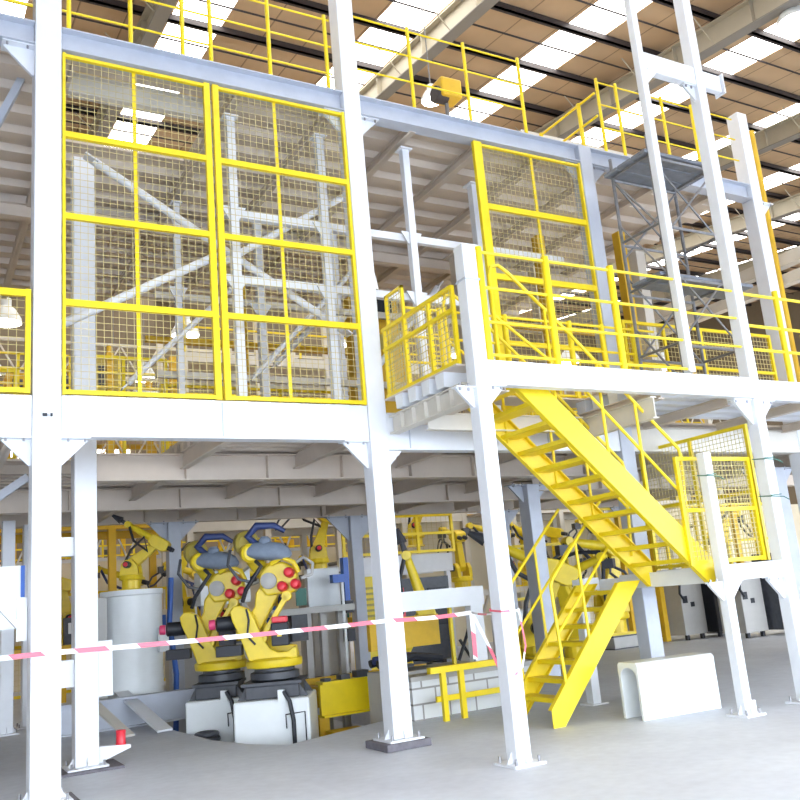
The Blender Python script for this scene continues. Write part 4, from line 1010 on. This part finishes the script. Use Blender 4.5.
# amber machines on the far frames
random.seed(5)
k = 0
places = ['behind the left screen', 'behind the right screen', 'behind the stair railing', 'behind the scaffold']
sp = []
for i in range(9): sp.append((-2.6+i*.95, 21.6, 3.9, 0)); sp.append((-2.6+i*.95, 21.6, 6.6, 0)); sp.append((-5+i*2.3, 34, 6.0, 1)); sp.append((-5+i*2.3, 34, 3.6, 1))
for i in range(8): sp.append((6.8+i*1.0, 23.2, 3.9, 1))
for i in range(8): sp.append((15.8+i*1.05, 21.7, 3.9, 2))
for i in range(6): sp.append((7.2+i*1.3, 23.2, 6.2, 1))
for i in range(6): sp.append((16.2+i*1.4, 21.7, 6.4, 3))
cols = ['amber', 'olive', 'cabinet', 'yellow', 'dark', 'boxwhite', 'offwhite']
for (x, y, z, pi_) in sp:
    h = random.uniform(.5, 1.4); w = random.uniform(.3, .42); mm = cols[k % 7]
    t = thing('machine_unit', 'small distant machine cabinet on the far steel frame ' + places[pi_], 'machine', (x, y, z), 'distant machines ' + places[pi_])
    MB().box(x-w, x+w, y-.4, y+.4, z, z+h).build('body', mm, t, bevel=.02)
    MB().box(x-w*.6, x+w*.1, y-.42, y-.4, z+h*.4, z+h*.8).build('panel', 'dark' if k % 2 else 'cabinet', t)
    MB().tube((x+w*.5, y, z+h), (x+w*.5, y, z+h+.35), .06, 8).build('stack', 'amber' if k % 2 else 'boxwhite', t)
    k += 1
# ground level fences, machines and partitions
def gfence(label, x0, x1, y, z0, z1, n, p=.12): return fence(label, x0, x1, y, z0, z1, n, pitch=p, m='yellow', name='safety_fence', rl=.07)
gfence('yellow safety fence on the floor far behind the robots, left part', -3, 6.0, 23.6, 0, 2.4, 7)
gfence('yellow safety fence far back above the pale conveyor', 9.1, 12.2, 19.1, 2.62, 3.6, 3, .15)
gfence('yellow safety fence far behind the stair flights', 12.8, 15.5, 17.6, .0, 2.6, 3)
gfence('tall yellow safety fence behind the landing at right', 15.4, 22.5, 17.2, 1.3, 3.4, 6)
struct(MB().box(13.0, 36, 23.2, 23.35, 0, 3.9).build('wall_partition', 'curtain'))
struct(MB().box(-14, 12.5, 26.5, 26.65, 0, 3.4).build('wall_rear', 'curtain'))
for i, x in enumerate((15.4, 16.05, 18.6, 20.0)):
    o = MB().box(x, x+.14, 16.4-.4*i, 16.54-.4*i, 0, 3.2).build('yellow_post', 'amber'); tag(o, ['first', 'second', 'third', 'fourth'][i] + ' amber post from the left standing on the floor behind the landing', 'post')
def controller(label, x, y, m1, h=1.4, w=.75):
    t = thing('robot_controller', label, 'cabinet', (x, y, 0))
    MB().box(x, x+w, y, y+.7, .12, h).build('body', m1, t, bevel=.015)
    MB().box(x+.05, x+.2, y-.015, y, h*.62, h*.74).box(x+.3, x+.42, y-.015, y, h*.55, h*.63).build('switch_panel', 'black', t)
    MB().box(x+.02, x+w-.02, y+.02, y+.68, h, h+.12).build('top_cover', 'dark', t)
    for dx in (.08, w-.16): MB().box(x+dx, x+dx+.08, y+.05, y+.13, 0, .12).build('foot', 'black', t)
    MB().path([(x+.2, y-.05, h+.05), (x-.05, y-.1, h+.1), (x-.12, y-.1, h-.3), (x+.05, y-.05, h-.45)], .03, 8).build('cable', 'black', t, smooth=True)
controller('grey controller cabinet on the floor seen under the landing, left of the short post', 16.3, 15.6, 'cabinet')
controller('black cabinet right beside the grey controller under the landing', 17.2, 15.4, 'black', 1.45, .6)
controller('grey controller cabinet seen right of the short post', 16.75, 14.2, 'cabinet')
controller('tall black cabinet right of the short post under the landing', 17.6, 13.75, 'dark', 1.75, .85)
t = thing('white_machine', 'pale machine with black base on the floor behind the lower stair flight', 'machine', (11.0, 16.0, 0))
MB().box(11.4, 12.6, 15.9, 16.6, .15, 1.1).build('body', 'boxwhite', t, bevel=.02); MB().box(11.4, 12.6, 15.85, 16.6, 0, .15).build('base', 'black', t); MB().box(12.7, 13.6, 15.8, 16.6, 0, .7).build('dark_body', 'dark', t)
t = thing('dark_machine', 'dark red and black press behind the raised gripper robot', 'machine', (9.5, 17.9, 0))
MB().box(9.4, 11.2, 17.9, 18.8, 0, 2.0).build('body', 'dark', t); MB().box(9.6, 9.95, 17.85, 17.9, 1.1, 1.8).build('red_panel', 'red', t); MB().box(10.6, 11.1, 17.84, 17.9, .9, 1.75).build('door', 'black', t)
t = thing('louvre_cabinet', 'yellow louvred cabinet behind the raised gripper robot', 'cabinet', (8.9, 17.7, 0))
MB().box(8.75, 9.3, 17.7, 18.2, 0, 2.1).build('body', 'yellow', t); l = MB()
for i in range(12): l.box(8.83, 9.22, 17.67, 17.7, .5+i*.12, .55+i*.12)
l.build('louvre', 'olive', t)
# suspended lamps
def lamp(label, x, y, z, r=.3, grp=None):
    t = thing('high_bay_lamp', label, 'lamp', (x, y, z), grp)
    MB().lathe([(r, 0), (r*.95, r*.3), (r*.6, r*.9), (r*.35, r*1.1), (r*.35, r*1.6), (.02, r*1.65)], (x, y, z), 18).build('shade', 'boxwhite', t, smooth=True)
    MB().lathe([(r*.93, 0), (r*.93, .01)], (x, y, z-.012), 18).build('lamp_glass', 'lamp', t)
    MB().tube((x, y, z+r*1.6), (x, y, roofz(y)-.04), .012, 6).build('rod', 'steel', t)
lamp('large white high bay lamp at the upper right corner', 17.7, 10.7, 13.9, .4)
lamp('white high bay lamp just above the roof deck railing', 8.15, 12.0, 10.45, .2)
random.seed(3)
for i in range(7):
    for j in range(3):
        lamp('distant glowing high bay lamp in the depth of the hall', -3+i*5.2, 26+j*5.5, 10.2, .45, 'distant hall lamps')
# brown cable box on roof railing
t = thing('cable_hoist', 'brown hoist unit hanging on the roof railing right of the middle column', 'hoist', (6.5, 9.4, 8.5))
MB().box(6.45, 6.8, 9.2, 9.5, 8.55, 8.85).build('body', 'amber', t, bevel=.03); MB().lathe([(.12, 0), (.12, .2)], (6.4, 9.35, 8.62), 14, (1,0,0)).build('drum', 'brown', t, smooth=True)
MB().tube((6.6, 9.35, 7.96), (6.6, 9.35, 8.55), .03, 8).build('stand', 'steel', t)
t = thing('roof_duct', 'cream rectangular duct frame standing on the roof deck behind the grey column', 'duct', (8.7, 10.6, 7.97))
MB().box(8.9, 9.1, 10.5, 10.7, 7.97, 9.15).build('post', 'offwhite', t); MB().box(8.9, 12.2, 10.5, 10.7, 8.95, 9.2).build('beam', 'offwhite', t); MB().box(12.0, 12.2, 10.5, 10.7, 7.97, 8.95).build('post', 'offwhite', t)
boxbeam_y = lambda lb, x, z0, z1: tag(MB().box(x, x+.2, 7.6, 14, z0, z1).build('side_girder', 'offwhite', bevel=.01), lb, 'beam')
boxbeam_y('upper pale girder running back at the right edge, beyond the tall front column', 13.35, 6.72, 6.95)
boxbeam_y('lower pale girder running back at the right edge, beyond the tall front column', 13.35, 6.38, 6.58)

# ------------------------------------------------------------------ camera and light
R = ((0.873, -0.480, -0.085), (0.034, 0.233, -0.972), (0.487, 0.845, 0.220))
right = Vector(R[0]); down = Vector(R[1]); fwd = Vector(R[2])
fwd.normalize(); right = (right - fwd*right.dot(fwd)).normalized(); upv = right.cross(fwd).normalized()
cam = bpy.data.cameras.new('camera'); co = bpy.data.objects.new('camera', cam); COL.objects.link(co)
mw = Matrix(((right.x, upv.x, -fwd.x, 0), (right.y, upv.y, -fwd.y, 0), (right.z, upv.z, -fwd.z, 1.6), (0, 0, 0, 1)))
co.matrix_world = mw
cam.sensor_width = 36; cam.lens = 36*869.9/800; cam.clip_end = 200
S.camera = co
w = bpy.data.worlds.new('world'); S.world = w; w.use_nodes = True
nt = w.node_tree; bg = nt.nodes['Background']
bg.inputs['Color'].default_value = (0.80, 0.89, 1.0, 1); bg.inputs['Strength'].default_value = 11.0
S.view_settings.view_transform = 'Standard'; S.view_settings.look = 'None'
S.view_settings.exposure = -0.14; S.view_settings.gamma = 1.0; S.view_settings.use_curve_mapping = False
